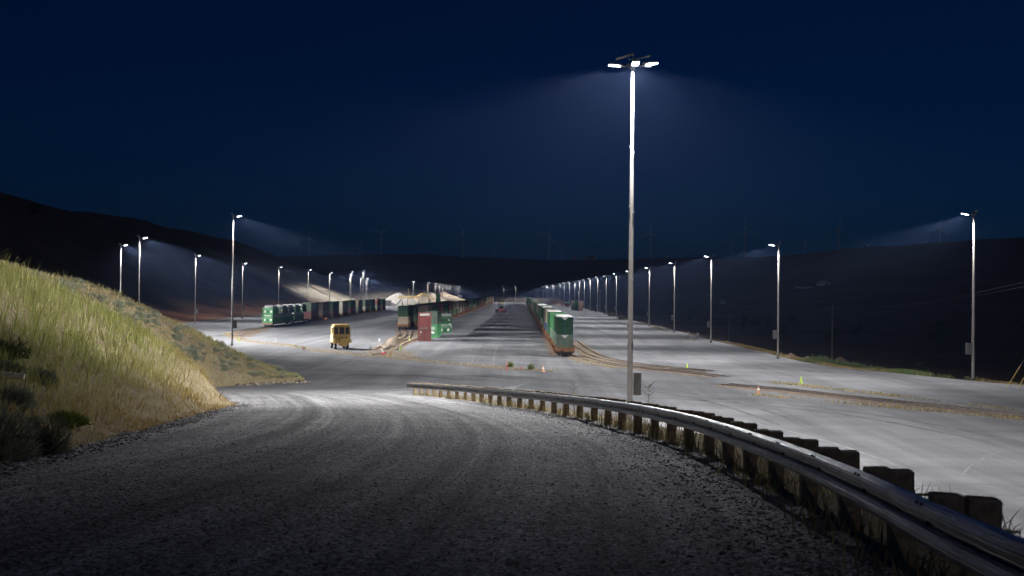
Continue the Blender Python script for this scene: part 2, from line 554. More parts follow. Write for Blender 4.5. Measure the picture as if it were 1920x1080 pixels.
def poly_dist(X, Y):
    """signed distance, positive inside the bank"""
    X, Y = np.asarray(X, float), np.asarray(Y, float)
    ins = np.zeros(X.shape, bool)
    best = np.full(X.shape, 1e9)
    n = len(POLY)
    for i in range(n):
        (x0, y0), (x1, y1) = POLY[i], POLY[(i + 1) % n]
        cond = ((y0 > Y) != (y1 > Y))
        with np.errstate(divide='ignore', invalid='ignore'):
            xx = (x1 - x0) * (Y - y0) / (y1 - y0 if y1 != y0 else 1e-9) + x0
        ins ^= cond & (X < xx)
        dx, dy = x1 - x0, y1 - y0
        t = np.clip(((X - x0) * dx + (Y - y0) * dy) / (dx * dx + dy * dy), 0, 1)
        best = np.minimum(best, np.hypot(X - x0 - t * dx, Y - y0 - t * dy))
    return np.where(ins, best, -best)
CTRL_PIX = [  # crest of the near bank
    (448, 748, 47.5), (400, 705, 47), (330, 662, 45.5), (260, 625, 44), (200, 597, 42.5), (100, 562, 40), (0, 532, 38), (-150, 490, 35), (-400, 440, 30),
    # near face
    (250, 730, 33), (200, 750, 30), (100, 705, 30), (0, 700, 25), (300, 700, 40), (380, 745, 43), (60, 770, 23), (-200, 700, 18), (50, 610, 34), (-500, 700, 12),
    # hollow behind the crest and the far face
    (300, 630, 80), (200, 580, 68), (100, 542, 58), (0, 521, 52), (360, 655, 89), (440, 692, 100.5), (500, 703, 102.5), (420, 676, 97), (530, 712, 103.5),
    # sky line
    (575, 721, 105), (540, 710, 106), (500, 695, 106), (440, 667, 105), (400, 649, 102), (360, 629, 100), (300, 605, 95), (250, 581, 90), (200, 560, 85),
    (100, 521, 76), (0, 506, 68), (-200, 482, 58)]
CTRL = [at(*p) for p in CTRL_PIX]
for p, dn in zip(CTRL[-11:], (0.3, .6, .9, 1.5, 2, 2, 2.5, 2.5, 2.5, 2.5, 2.5)):      # the back of the hill falls away
    CTRL.append(Vector((p.x * 1.10 - 1, p.y * 1.07 + 2, max(p.z - dn, -.1))))
    CTRL.append(Vector((p.x * 1.25 - 2, p.y * 1.16 + 3, max(p.z - dn * 2.2, -.2))))
cx = np.array([p.x for p in CTRL] + [-56, -70, -78, -78, -70, -60])
cyy = np.array([p.y for p in CTRL] + [118, 122, 90, 40, 0, 105])
cz = np.array([p.z for p in CTRL] + [1.0, 0.5, 3.5, 9, 11, 3.5])
for x, y in POLY[:12]: cx, cyy, cz = np.append(cx, x), np.append(cyy, y), np.append(cz, road_z(y))
cg = cz - road_z(cyy)
def tps_fit(x, y, g):
    n = len(x)
    d2 = (x[:, None] - x) ** 2 + (y[:, None] - y) ** 2
    K = np.where(d2 > 0, 0.5 * d2 * np.log(d2 + 1e-12), 0) + np.eye(n) * 6.0
    P = np.stack([np.ones(n), x, y], 1)
    A = np.block([[K, P], [P.T, np.zeros((3, 3))]])
    return np.linalg.solve(A, np.append(g, [0, 0, 0]))
TW = tps_fit(cx, cyy, cg)
def tps(X, Y):
    out = TW[-3] + TW[-2] * X + TW[-1] * Y
    for i in range(len(cx)):
        d2 = (X - cx[i]) ** 2 + (Y - cyy[i]) ** 2
        out = out + TW[i] * np.where(d2 > 0, 0.5 * d2 * np.log(d2 + 1e-12), 0)
    return out
def bank_z(X, Y):
    X, Y = np.asarray(X, float), np.asarray(Y, float)
    d = poly_dist(X, Y)
    g = np.maximum(tps(X, Y), 0.04 + 0.10 * np.minimum(np.maximum(d, 0), 4))
    g = g * smooth01(d / 1.6 + 0.15)
    # the far toe is a low broken cut
    g = g + 0.45 * smooth01(d / 0.8) * smooth01((Y - 72) / 12)
    g = g + 0.20 * fbm(X, Y, 5.0, 3) * smooth01(d / 2.5) + 0.08 * fbm(X, Y, 0.9, 9) * smooth01(d / 1.0)
    return np.where(d > -0.2, road_z(Y) + g, np.where(d > -2.5, road_z(Y) - 0.35, -1.0))

xs = np.arange(-80, -4.0, 0.55)
ys = np.arange(-19.5, 133, 0.6)
X, Y = np.meshgrid(xs, ys)
Z = bank_z(X, Y)
o = link('grassy_hill', np_mesh('grassy_hill', np.stack([X.ravel(), Y.ravel(), Z.ravel()], 1), grid_faces(len(xs), len(ys)), M['bank'], smooth=True))
tag(o, kind='structure')

# gravel haul road and its shoulder
ys = np.concatenate([np.arange(-16, 60, 0.5), np.arange(60, 116, 1.0)])
V, UV = [], []
NU = 40
for y in ys:
    xl, xr = float(foot_x(y)) - 1.4, float(rail_x(y)) + (0.35 if y < 68 else 0.75)
    mid = float(rail_x(y)) - 7
    for t in np.linspace(0, 1, NU):
        x = xl + (xr - xl) * t
        cam_ = 0.06 * math.sin(min(max((x - float(rail_x(y))) / -14, 0), 1) * PI)
        z = float(road_z(y)) + (cam_ + 0.05 * float(fbm(x, y, 3.0, 5, 3))) * float(1 - smooth01((y - 60) / 35))
        V.append((x, y, z))
        UV.append((x - float(rail_x(y)), y))
o = link('gravel_road', np_mesh('gravel_road', V, grid_faces(NU, len(ys)), M['road'], smooth=True, uv=np.array(UV)))
tag(o, kind='structure')

# fill slope under the guardrail
V = []
NE = 16
SHO = 1.5
ysE = ys[ys < 67.6]
ysF = ys[ys > 68.5]
for y in ysE:
    x0, z0 = float(rail_x(y)) + 0.30, float(road_z(y)) - 0.02
    run = max(z0 * 1.5, 0.05) + 0.4
    V.append((x0, y, z0))
    V.append((x0 + .7, y, z0 + .05 * float(fbm(x0, y, 1.2, 23, 3))))
    for t in np.linspace(0, 1, NE - 2):
        x = x0 + SHO + run * t
        V.append((x, y, z0 - (z0 + 0.12) * t + 0.10 * float(fbm(x, y, 1.2, 21, 3)) * math.sin(PI * t)))
o = link('road_embankment', np_mesh('road_embankment', V, grid_faces(NE, len(ysE)), M['bank'], smooth=True))
tag(o, kind='structure')
V, UV = [], []
for y in ysF:                                   # beyond the rail the road just rolls off into the yard
    x0, z0 = float(rail_x(y)) + 0.74, float(road_z(y))
    for t in np.linspace(0, 1, 8):
        V.append((x0 + (z0 * 2.4 + .3) * t, y, z0 - (z0 + 0.1) * smooth01(t)))
        UV.append((V[-1][0] - x0 + .7, y))
o = link('road_shoulder', np_mesh('road_shoulder', V, grid_faces(8, len(ysF)), M['road'], smooth=True, uv=np.array(UV)))
tag(o, kind='structure')

# yard
YR_Y = np.array([-60, 40, 80, 107, 121, 130, 145, 1250.0])
YR_X = np.array([130, 95, 73, 55.5, 48.5, 43.5, 41.5, 51.0])
def yard_right(y): return np.interp(y, YR_Y, YR_X)
YL_Y = np.array([-60, 120, 150, 180, 210, 240, 270, 350, 1250.0])
YL_X = np.array([-82, -82, -78, -80, -88, -92, -94, -97, -101.0])
def yard_left(y): return np.interp(y, YL_Y, YL_X)
YEND = 985.0
ys = np.concatenate([np.arange(-60, 300, 6.0), np.arange(300, YEND + 1, 25.0), [YEND]])
V = []
for y in ys:
    a, b = float(yard_left(y)), float(yard_right(y))
    wob = 0.8 * float(fbm(0, y, 7.0, 31, 3))
    for t in np.linspace(0, 1, 14): V.append((a + (b + wob - a) * t, y, 0.0))
o = link('freight_yard_paving', np_mesh('freight_yard_paving', V, grid_faces(14, len(ys)), M['yard'], smooth=True))
tag(o, kind='structure')

# surrounding land
SKY_P = np.array([-600, 480, 560, 700, 870, 900, 960, 1050, 1150, 1260, 1400, 1500, 1570, 1700, 1800, 1920, 2500.0])
SKY_Y = np.array([488, 488, 486, 484, 483, 480, 484, 487, 485, 482, 482, 475, 465, 458, 450, 443, 430.0])
LH_Y = np.array([-200, 200, 450, 667, 791, 880, 973, 1150, 1500.0])
LH_H = np.array([55, 57, 56, 56, 54, 49, 42, 28, 12.0])
def terrain_z(X, Y):
    X, Y = np.asarray(X, float), np.asarray(Y, float)
    Yc = np.maximum(Y, 60)
    u = 960 + F * X / Yc
    z = np.full(X.shape, -0.12)
    # fall to the valley on the right
    dr = X - yard_right(Y)
    valley = -5.6 * smooth01((dr - 1.0) / 22) * smooth01((1500 - Y) / 500)
    z = z + np.where(dr > 0, valley, 0) + np.where(dr > 2, 0.5 * fbm(X, Y, 30, 41) * smooth01(dr / 30), 0)
    # rail bank crossing the valley
    # hill on the left
    dl = yard_left(Y) - X - 2.5
    lh = np.interp(Y, LH_Y, LH_H)
    t = np.clip(dl / 150, 0, 1)
    left = lh * (0.35 * t + 0.65 * smooth01(t)) - 0.10 * lh * smooth01((dl - 150) / 400)
    left = left + (5.5 * fbm(X, Y, 70, 51) * smooth01(dl / 60) + 1.6 * fbm(X, Y, 16, 61) * smooth01(dl / 15))
    z = z + np.where(dl > 0, left * smooth01((Y + 150) / 250), 0)
    # far ridges
    D = np.interp(u, [1250, 1500, 1620, 2600], [2800, 2200, 1700, 1300])
    y0 = np.interp(u, [1150, 1500], [1050, 420])
    sk = np.interp(u, SKY_P, SKY_Y)
    hs = H + (HORIZ - 0.5 - sk + (960 - u) * -0.0087) / F * D
    t = (Yc - y0) / (D - y0)
    S = np.clip(t, 0, 1) ** 1.45
    fall = 1 - 0.35 * smooth01((Yc - D) / 2500)
    ridge = (hs - np.where(dr > 0, valley, 0) * np.clip(t, 0, 1)) * S * fall
    ridge = ridge + (9 * fbm(X, Y, 260, 71) + 3.5 * fbm(X, Y, 70, 77)) * S * smooth01((1 - t) / 0.25)
    z = z + np.where(Y > 100, ridge, 0)
    return z
def graded(lo, hi, step, grow, reach):
    a = list(np.arange(lo, hi + .1, step))
    st = step
    while a[-1] < reach:
        st *= grow
        a.append(a[-1] + st)
    return a
xr_ = graded(0, 260, 9.0, 1.07, 7500)
xs = np.array(sorted(set([-v for v in xr_] + xr_)))
ys = np.array([-300, -240, -180, -120] + graded(-60, 1100, 12.0, 1.055, 7000))
X, Y = np.meshgrid(xs, ys)
Z = terrain_z(X, Y)
dl = yard_left(Y) - X
soil = np.zeros((X.size, 3))
red = smooth01((dl - 0.5) / 4) * (1 - smooth01((dl - 14 - 20 * vnoise(X, Y, 60, 5)) / 14)) * smooth01((Y - 150) / 60)
red = red * (1 - smooth01((Y - 850) / 150)) * np.clip(0.35 + 2.2 * (vnoise(X, Y, 75, 15) + 0.35), 0, 1)
pale = smooth01((Y - 590) / 50) * (1 - smooth01((dl - 70) / 35)) * smooth01(dl / 3) * (1 - smooth01((Y - 1080) / 60))
soil[:, 0] = np.clip(red * (1 - pale), 0, 1).ravel()
soil[:, 1] = pale.ravel()
o = link('range_hills', np_mesh('range_hills', np.stack([X.ravel(), Y.ravel(), Z.ravel()], 1), grid_faces(len(xs), len(ys)), M['terrain'], {'soil': soil}, smooth=True))
tag(o, kind='structure')
def tz(x, y): return float(terrain_z(np.array([x]), np.array([y]))[0])

# ------------------------------------------------------------------ light poles
LAMPS = {}
def lamp_data(kind, side, power):
    """shielded area-light optics: sharp cut-off below the horizontal, wide throw along the row, little light behind"""
    key = (kind, side, round(power, 3))
    if key in LAMPS: return LAMPS[key]
    L = bpy.data.lights.new('lamp_light', 'POINT')
    L.energy = power
    L.color = LAMP_COL
    L.shadow_soft_size = 0.16
    L.use_nodes = True
    n, l = L.node_tree.nodes, L.node_tree.links
    em = n['Emission']
    g = n.new('ShaderNodeNewGeometry')
    sp = n.new('ShaderNodeSeparateXYZ')
    l.new(g.outputs['Incoming'], sp.inputs[0])
    c = math2(n, l, 'MULTIPLY', sp.outputs[2], -1.0 * INC)
    lo, hi, expo, gmax = {'row': (0.19, 0.33, 1.6, 7.0), 'near': (0.275, 0.66, 1.0, 3.0), 'wide': (0.17, 0.33, 1.7, 7.0)}[kind]
    f = rng_map(n, l, c, lo, hi, 0, 1)
    gain = math2(n, l, 'POWER', math2(n, l, 'MAXIMUM', c, 0.15), -expo)
    f = math2(n, l, 'MULTIPLY', f, math2(n, l, 'MINIMUM', gain, gmax))
    if kind == 'row':
        bx = math2(n, l, 'MULTIPLY', sp.outputs[0], side * INC)
        f = math2(n, l, 'MULTIPLY', f, rng_map(n, l, bx, -0.85, -0.20, 0.0, 1.0))
        f = math2(n, l, 'MULTIPLY', f, rng_map(n, l, bx, 0.3, 0.9, 1.0, 2.3))
        ay = math2(n, l, 'ABSOLUTE', sp.outputs[1], 0)
        f = math2(n, l, 'MULTIPLY', f, rng_map(n, l, ay, 0.36, 0.85, 1.0, 0.13))
    if kind == 'wide' and side:                     # side shield: lights its own side and the far sector only
        q = math2(n, l, 'ADD', math2(n, l, 'MULTIPLY', sp.outputs[1], INC), math2(n, l, 'MULTIPLY', sp.outputs[0], 1.22 * side * INC))
        f = math2(n, l, 'MULTIPLY', f, rng_map(n, l, q, -0.10, 0.06, 0.0, 1.0))
    l.new(f, em.inputs['Strength'])
    LAMPS[key] = L
    return L
INC = 1.0
def lamp(parent, loc, kind, side, power):
    ob = bpy.data.objects.new('lamp_light', lamp_data(kind, side, power))
    COL.objects.link(ob)
    ob.parent = parent
    ob.location = loc
    return ob
HEAD = MB().cbox((0.0, 0, 0.045), (0.82, 0.46, 0.11), 0.03).box((-0.46, 0, 0.05), (0.16, 0.2, 0.09))
for k in range(7): HEAD.box((-0.3 + 0.09 * k, 0, 0.115), (0.02, 0.40, 0.05))
ME_HEAD = HEAD.mesh('lamp_head', M['housing'])
ME_LENS = MB().cbox((0.03, 0, -0.018), (0.70, 0.40, 0.022), 0.01).mesh('lamp_lens', M['lens'])
ME_BOX = MB().cbox((0, 0, 0), (0.62, 0.36, 1.25), 0.03).box((-0.28, 0.185, 0.1), (0.03, 0.02, 0.9)).box((0, 0, 0.635), (0.68, 0.42, 0.03)).mesh('control_box', M['box'])
ME_CLAMP = MB().box((0, 0, 0), (0.09, 0.10, 0.14)).mesh('cable_clamp', M['galv'])
def add_head(root, loc, yaw, tilt):
    """yaw: heading of the arm, tilt: how far the lit face is tipped outwards"""
    h = link('lamp_head', ME_HEAD, root, loc)
    h.rotation_euler = (0, -tilt, yaw)
    le = link('lamp_lens', ME_LENS, h)
    return h
def light_pole(base, height, side, label, group, extra=0.0, extra_side=True, tilt_far=52, double=False, rbase=0.165, box_side=1, power=1.0, far=1.25, box=True):
    root = thing('light_pole', base, label, 'light pole', 0, group)
    MB().lathe([(rbase * 1.35, 0), (rbase * 1.35, 0.25), (rbase, 0.3), (rbase * 0.93, height * 0.25), (rbase * 0.9, height * 0.25 + .01), (rbase * 0.72, height * .62),
                (rbase * 0.69, height * .62 + .01), (rbase * 0.55, height)], n=12).build('pole', M['pole'], root, True)
    sides = (side, -side) if double else (side,)
    for s in sides:
        z = height - 0.28
        MB().tube((0, 0, z), (s * 0.62, 0, z + 0.05), 0.05, n=8).box((0, 0, z), (0.3, 0.3, 0.22)).build('arm', M['galv'], root)
        add_head(root, (s * 1.0, 0, z + 0.06), 0 if s > 0 else PI, R(12))
        lamp(root, (s * 1.05, 0, z - 0.06), 'row', s, LAMP_W * power)
        if extra: lamp(root, (s * 0.9, 0, z - 0.06), 'wide', s if extra_side else 0, LAMP_W * extra)
    # ballast bracket on the crown
    MB().box((0, 0, height + 0.04), (0.9, 0.05, 0.05)).box((side * -0.3, 0, height + 0.16), (0.34, 0.2, 0.2)).build('crown_bracket', M['housing'], root)
    if box:
        b = link('control_box', ME_BOX, root, (box_side * 0.48, 0, 3.6))
    if base[1] < 300:
        for k in range(4): link('cable_clamp', ME_CLAMP, root, (0, -rbase * .95, 1.2 + k * height * .17))
    return root

ORD = ['nearest', 'second', 'third', 'fourth', 'fifth', 'sixth', 'seventh', 'eighth', 'ninth', 'tenth', 'eleventh', 'twelfth', 'thirteenth', 'fourteenth', 'fifteenth',
       'sixteenth', 'seventeenth', 'eighteenth', 'nineteenth', 'twentieth']
# right-hand row: (top pixel x, top y, forward distance)
RIGHT = [(1826, 398, 113), (1460, 457, 149), (1334, 479, 197), (1265, 492, 247), (1218, 501, 296), (1181, 507.5, 345), (1156, 512.5, 395), (1137, 516.5, 442),
         (1121, 519, 490), (1107, 522, 540), (1096, 524.5, 592), (1087, 526, 640), (1078, 527.5, 696), (1068, 528.5, 765), (1058, 529.5, 850), (1050, 531.5, 935)]
for i, (px, py, Y) in enumerate(RIGHT):
    t = at(px, py, Y)
    lab = f'{ORD[i]} single lamp pole along the dark right-hand edge of the yard' if i else 'grey light pole at the far right on the grassy yard edge, nearest of its row'
    light_pole((t.x, Y, 0), t.z, -1, lab, 'light poles along the right edge of the yard', box_side=-1)
FAR_R = [(1039, 533.5, 1010), (1036, 534, 1060), (1027, 535.5, 1120), (1025, 536, 1160), (1019, 537, 1200), (967, 537, 960), (945, 537.5, 1010)]
for i, (px, py, Y) in enumerate(FAR_R):
    t = at(px, py, Y)
    z0 = 0.0 if Y < 985 and t.x < 45 else tz(t.x, Y)
    if i < 5:
        lab, grp = 'tiny lamp pole in the farthest cluster at the end of the right-hand row', 'farthest lamp poles of the right-hand row'
    else:
        lab = ('lone lamp pole at the far yard end, right of the container handler' if i == 5 else 'lone lamp pole rising straight behind the distant red container handler')
        grp = 'light poles at the far end of the yard'
    light_pole((t.x, Y, z0), t.z - z0, -1, lab, grp, power=0.8, box=False)
# left-hand row
LEFT = [(437.5, 403, 172, 652), (262, 444, 187, None), (227, 458, 214, None), (367, 478, 281, None), (455, 493, 341, None), (523, 500, 397, None), (578, 505, 447, None),
        (618, 511, 513, None), (656, 514.5, 565, None), (676, 519, 630, None), (686, 521.5, 690, None), (688, 522.5, 735, None)]
LEFT_LAB = ['tall light pole at the foot of the grassy bank, nearest on the left', 'lamp pole rising behind the grassy hill, right one of two close together', 'lamp pole rising behind the grassy hill, leftmost of all',
            'lamp pole on the red earth slope left of the parked train', 'lamp pole at the red earth foot just left of the tarped wagons', 'lamp pole rising directly behind the white-tarped green bins',
            'lamp pole rising behind the first tall stack of the tarped-bin train', 'lamp pole behind the tarped-bin train near its pale container stack', 'lamp pole left of the tight cluster behind the tarped-bin train',
            'lamp pole in the tight cluster behind the tarped-bin train, left one', 'lamp pole in the tight cluster behind the tarped-bin train, middle one', 'lamp pole in the tight cluster behind the tarped-bin train, right one']
for i, (px, py, Y, b) in enumerate(LEFT):
    t = at(px, py, Y)
    z0 = 0.0 if t.x > yard_left(Y) else tz(t.x, Y)
    light_pole((t.x, Y, z0), t.z - z0, 1, LEFT_LAB[i], 'light poles along the left edge of the yard', box_side=1, extra=(.7, 1.9, 1.9)[i] if i < 3 else 0.0)
for px, py, Y, lab, dbl, s in ((658, 509, 640, 'dim taller lamp pole standing on the pale slope behind the tarped-bin train', False, 1), (681, 507, 700, 'tallest lamp pole above the tight cluster, by the pale lit slope', False, 1),
                               (775, 527.5, 720, 'twin-headed lamp pole in front of the yellow conveyor', True, 1)):
    t = at(px, py, Y)
    z0 = 0.0 if t.x > yard_left(Y) else tz(t.x, Y)
    light_pole((t.x, Y, z0), t.z - z0, s, lab, 'light poles by the aggregate heaps', double=dbl, power=.22 if dbl else .8, extra=.15 if dbl else 1.6, extra_side=False, box=False)
MIDF = [(802, 529.5, 700), (816, 531, 740), (824, 532, 780), (830, 533, 815), (837, 533.5, 850), (843, 535, 885), (855, 535.5, 925), (860, 537, 965)]
for i, (px, py, Y) in enumerate(MIDF):
    t = at(px, py, Y)
    light_pole((t.x, Y, 0), t.z, 1, f'{["first", "second", "third", "fourth", "fifth", "sixth", "seventh", "last"][i]} small lamp pole from the left in the far row above the middle train',
               'small lamp poles beyond the middle train', box=False)

# the tall pole in front: four heads
P0 = at(1180, 839, 62)
TOPZ = at(1186.5, 118, 62)
root = thing('floodlight_pole', (P0.x, 62, 0), 'tall grey floodlight pole with four lit heads rising behind the guardrail', 'light pole')
lean = (TOPZ.x - P0.x) / TOPZ.z
HP = TOPZ.z
MB().lathe([(0.25, 0), (0.25, 0.3), (0.185, 0.36), (0.172, HP * .27), (0.165, HP * .27 + .02), (0.132, HP * .62), (0.126, HP * .62 + .02), (0.088, HP)], n=20).build('pole', M['pole'], root, True)
MB().box((0, 0, HP - .2), (2.3, 0.1, 0.1)).box((0, 0.0, HP - .2), (0.1, 1.7, 0.1)).box((0, 0, HP - .2), (0.32, 0.32, 0.3)).build('crossarm', M['galv'], root)
for (x, y, z, yaw) in ((-1.12, -0.1, HP - .20, PI), (1.14, -0.1, HP - .06, 0), (0.05, -0.95, HP - .26, -PI / 2), (0.0, 0.9, HP + .05, PI / 2)):
    add_head(root, (x, y, z), yaw, R(5 if x else 14))
up = MB().box((-0.5, 0.1, HP + .42), (1.15, 0.5, 0.05), Matrix.Rotation(R(-17), 3, 'Y')).box((0.55, 0.2, HP + .36), (1.0, 0.10, 0.06), Matrix.Rotation(R(-14), 3, 'Y'))
up.box((0.95, 0.2, HP + .47), (0.34, 0.35, 0.06), Matrix.Rotation(R(-14), 3, 'Y')).tube((0, 0.1, HP - .1), (0.06, 0.1, HP + .5), 0.05, n=8).tube((-0.3, 0.1, HP + .28), (0.05, 0.1, HP + .2), 0.03, n=6)
up.build('crown_bracket', M['housing'], root)
b = link('control_box', ME_BOX, root, (0.46, -0.02, 3.9))
b.scale = (0.72, 1, 1.12)
for z in (1.6, 3.0, 7.2, 10.4, 14.6, 18.3):
    link('cable_clamp', ME_CLAMP, root, (0.10, -0.17, z))
    link('cable_clamp', ME_CLAMP, root, (-0.14, -0.14, z + .35))
for x, y, kd, sd, pw in ((-1.02, -0.1, 'wide', -1, 1.15), (1.05, -0.1, 'wide', 1, .28), (0.05, -0.95, 'near', 0, 3.15), (0.0, 0.9, 'near', 0, .30)):
    lamp(root, (x, y, HP - .36), kd, sd, LAMP_W * pw)
root.rotation_euler = (0, math.atan(lean), 0)

# ------------------------------------------------------------------ guardrail
rail_root = thing('guardrail', (0, 0, 0), 'curving steel guardrail on timber posts beside the gravel road', 'guardrail')
def lobe(zc):
    return [(0.026 - 0.080 * math.cos(a) ** 0.8 if math.cos(a) > 0.01 else 0.026, zc + 0.068 * math.sin(a)) for a in np.linspace(-PI / 2, PI / 2, 9)]
PROF = lobe(-0.086) + lobe(0.086)
def rail_frame(y):
    x = float(rail_x(y))
    dx = (float(rail_x(y + .2)) - float(rail_x(y - .2))) / .4
    t = Vector((dx, 1, (float(road_z(y + .2)) - float(road_z(y - .2))) / .4)).normalized()
    nrm = Vector((t.y, -t.x, 0)).normalized()      # to the right of travel
    return Vector((x, y, float(road_z(y)))), t, nrm
ysr = np.arange(-2.0, 68.01, 0.35)
V = []
for y in ysr:
    p, t, nr = rail_frame(float(y))
    hgt = 0.62 + 0.006 * float(vnoise(y, 0, 2.0, 3))
    for (a, z), (a2, z2) in zip(PROF[:-1], PROF[1:]):       # each fold is its own strip, so creases stay crisp
        wv = 0.008 * float(vnoise(y, 9, 3.0, 4))
        V.append(p + nr * (a + wv) + Vector((0, 0, hgt + z)))
        V.append(p + nr * (a2 + wv) + Vector((0, 0, hgt + z2)))
npf = 2 * (len(PROF) - 1)
Fr = [q for q in grid_faces(npf, len(ysr)).reshape(-1, npf - 1, 4)[:, 0::2].reshape(-1, 4)]
me = np_mesh('rail', [tuple(v) for v in V], Fr, M['rail_metal'], smooth=True)
ro = link('rail', me, rail_root)
sm = ro.modifiers.new('thickness', 'SOLIDIFY')
sm.thickness = 0.006
# slots, splice bolts and the buffer end
sl = MB()
s_ = 0.0
yv = -1.0
py_ = []
while yv < 67.6:
    py_.append(yv)
    p, t, nr = rail_frame(yv)
    yv += 1.905 / math.sqrt(1 + (t.x / t.y) ** 2) if yv < 60 else 1.5
for y in py_:
    p, t, nr = rail_frame(y)
    for dd in (-0.06, 0.06):
        c = p + t * dd + nr * -0.040 + Vector((0, 0, 0.62 + 0.128))
        rot = Matrix((t, nr, t.cross(nr))).transposed()
        sl.box(c, (0.05, 0.02, 0.018), rot @ Matrix.Rotation(R(45), 3, 'X'))
    c = p + nr * 0.026 + Vector((0, 0, 0.62))
    sl.tube(c, c - nr * 0.02, 0.018, n=6)
tag(sl.build('bolt', M['dark'], rail_root), kind='stuff')
MB().lathe([(0.16, -0.15), (0.17, 0), (0.16, 0.15)], (float(rail_x(68.0)) + .1, 68.1, float(road_z(68)) + .62), 12).build('end_wing', M['rail_metal'], rail_root)
for i, y in enumerate(py_):
    p, t, nr = rail_frame(y)
    ang = math.atan2(t.y, t.x) + R(random.uniform(-3, 3))
    lean = Matrix.Rotation(R(random.uniform(-2, 2)), 3, 'X') @ Matrix.Rotation(R(random.uniform(-1.5, 1.5)), 3, 'Y')
    rot = Matrix.Rotation(ang, 3, 'Z') @ lean
    dz = random.uniform(-0.02, 0.03)
    bl = MB().cbox((0, 0, 0), (0.15, 0.20, 0.37), 0.012)
    ob = bl.build('block', M['wood'], rail_root)
    ob.location = p + nr * 0.125 + Vector((0, 0, 0.635 + dz))
    ob.rotation_euler = rot.to_euler()
    po = MB().cbox((0, 0, -0.12), (0.155, 0.205, 1.9), 0.014)
    po.tube((0, -0.1, 0.62), (0, -0.24, 0.62), 0.012, n=6)
    ob = po.build('post', M['wood'], rail_root)
    ob.location = p + nr * 0.335 + Vector((0, 0, -0.03 + dz * .5))
    ob.rotation_euler = rot.to_euler()

# ------------------------------------------------------------------ containers, wagons and trains
def container_mesh(L, W, Hh, ribs, mat, tarp=False, doors=True, blank_front=False):
    """front face at y=0, length runs to +y, base at z=0"""
    mb = MB()
    mb.box((0, L / 2, Hh / 2), (W - .10, L - .10, Hh - .06))
    for x in (-1, 1):
        for y in (0.07, L - .07): mb.box((x * (W / 2 - .07), y, Hh / 2), (.14, .14, Hh))
        for z in (0.08, Hh - .06): mb.box((x * (W / 2 - .055), L / 2, z), (.11, L - .28, .12 if z > 1 else .16))
        n = ribs
        for k in range(n):
            y = 0.3 + (L - .6) * k / (n - 1)
            mb.box((x * (W / 2 - .045), y, Hh / 2), (.07, (L / n) * .45, Hh - .30))
    for y in (0.055, L - .055):
        for z in (0.08, Hh - .06): mb.box((0, y, z), (W - .28, .11, .12 if z > 1 else .16))
    for k in range(6):
        x = -W / 2 + .25 + (W - .5) * k / 5
        mb.box((x, L - .045, Hh / 2), (.16, .07, Hh - .30))
        if blank_front: mb.box((x, .045, Hh / 2), (.16, .07, Hh - .30))
    return mb.mesh('container_body', mat)
def door_mesh(W, Hh):
    mb = MB().box((0, 0.0, Hh / 2), (W / 2 - .17, .05, Hh - .30))
    for z in (0.30, 0.5, 0.7): mb.box((0, -.035, Hh * z), (W / 2 - .30, .02, .30))
    return mb.mesh('container_door', M['cont_door'])
def rods_mesh(W, Hh):
    mb = MB()
    for x in (-.22, .22):
        mb.tube((x, -.06, .22), (x, -.06, Hh - .2), .022, n=6)
        for z in (.3, Hh * .45, Hh - .3): mb.box((x, -.06, z), (.10, .05, .07))
    return mb.mesh('lock_rod', M['lock'])
W0, H0, L40, L20 = 2.55, 2.70, 12.2, 6.1
ME_C40 = container_mesh(L40, W0, H0, 20, M['cont'])
ME_C40B = container_mesh(L40, W0, H0, 20, M['cont'], blank_front=True)
ME_C20B = container_mesh(L20, W0, H0, 10, M['cont'], blank_front=True)
ME_C20 = container_mesh(L20, W0, H0, 10, M['cont'])
ME_DOOR, ME_ROD = door_mesh(W0, H0), rods_mesh(W0, H0)
HT = 1.75
ME_T40, ME_T20 = container_mesh(L40, W0, HT, 14, M['cont'], blank_front=True), container_mesh(L20, W0, HT, 7, M['cont'], blank_front=True)
def tarp_mesh(L, W, z0, hump, drop):
    nx, ny = 11, max(6, int(L / .8))
    V = []
    for j in range(ny):
        for i in range(nx):
            x, y = -1 + 2 * i / (nx - 1), j / (ny - 1)
            edge = min(1, y / .10, (1 - y) / .10)
            e2 = min(1, (1 - abs(x)) / .25)
            z = z0 + hump * math.sqrt(max(edge, 0)) * math.sqrt(max(e2, 0)) * (0.8 + 0.4 * random.random()) - (drop * (0.6 + .5 * random.random()) if e2 == 0 or edge == 0 else 0)
            V.append((x * (W / 2 + (.02 if e2 == 0 else 0)), -.02 + y * (L + .04), z))
    return np_mesh('tarp_cover', V, grid_faces(nx, ny), M['tarp'], smooth=False)
ME_TARP40, ME_TARP20 = tarp_mesh(L40, W0, HT + .02, .50, .50), tarp_mesh(L20, W0, HT + .02, .50, .50)
ME_FLATTARP = None
def vflap_mesh(W, Hh):
    # tarp tucked over the end as a V, with the strap below it
    mb = MB()
    mb.prism([(-.56, Hh - .03), (.56, Hh - .03), (0.05, Hh - .50), (-0.05, Hh - .50)], -.035, .0)
    return mb.mesh('tarp_flap', M['tarp'])
ME_FLAP = vflap_mesh(W0, H0)
ME_STRAP = MB().box((0, -.03, H0 / 2 - .35), (.05, .03, H0 - .9)).box((W0 / 2 - .02, -.012, H0 / 2), (.05, .03, H0 - .1)).mesh('strap', M['blue'])
ME_TOPTARP = tarp_mesh(L40, W0, H0 + .01, .10, .02)
ME_TOPTARP20 = tarp_mesh(L20, W0, H0 + .01, .10, .02)

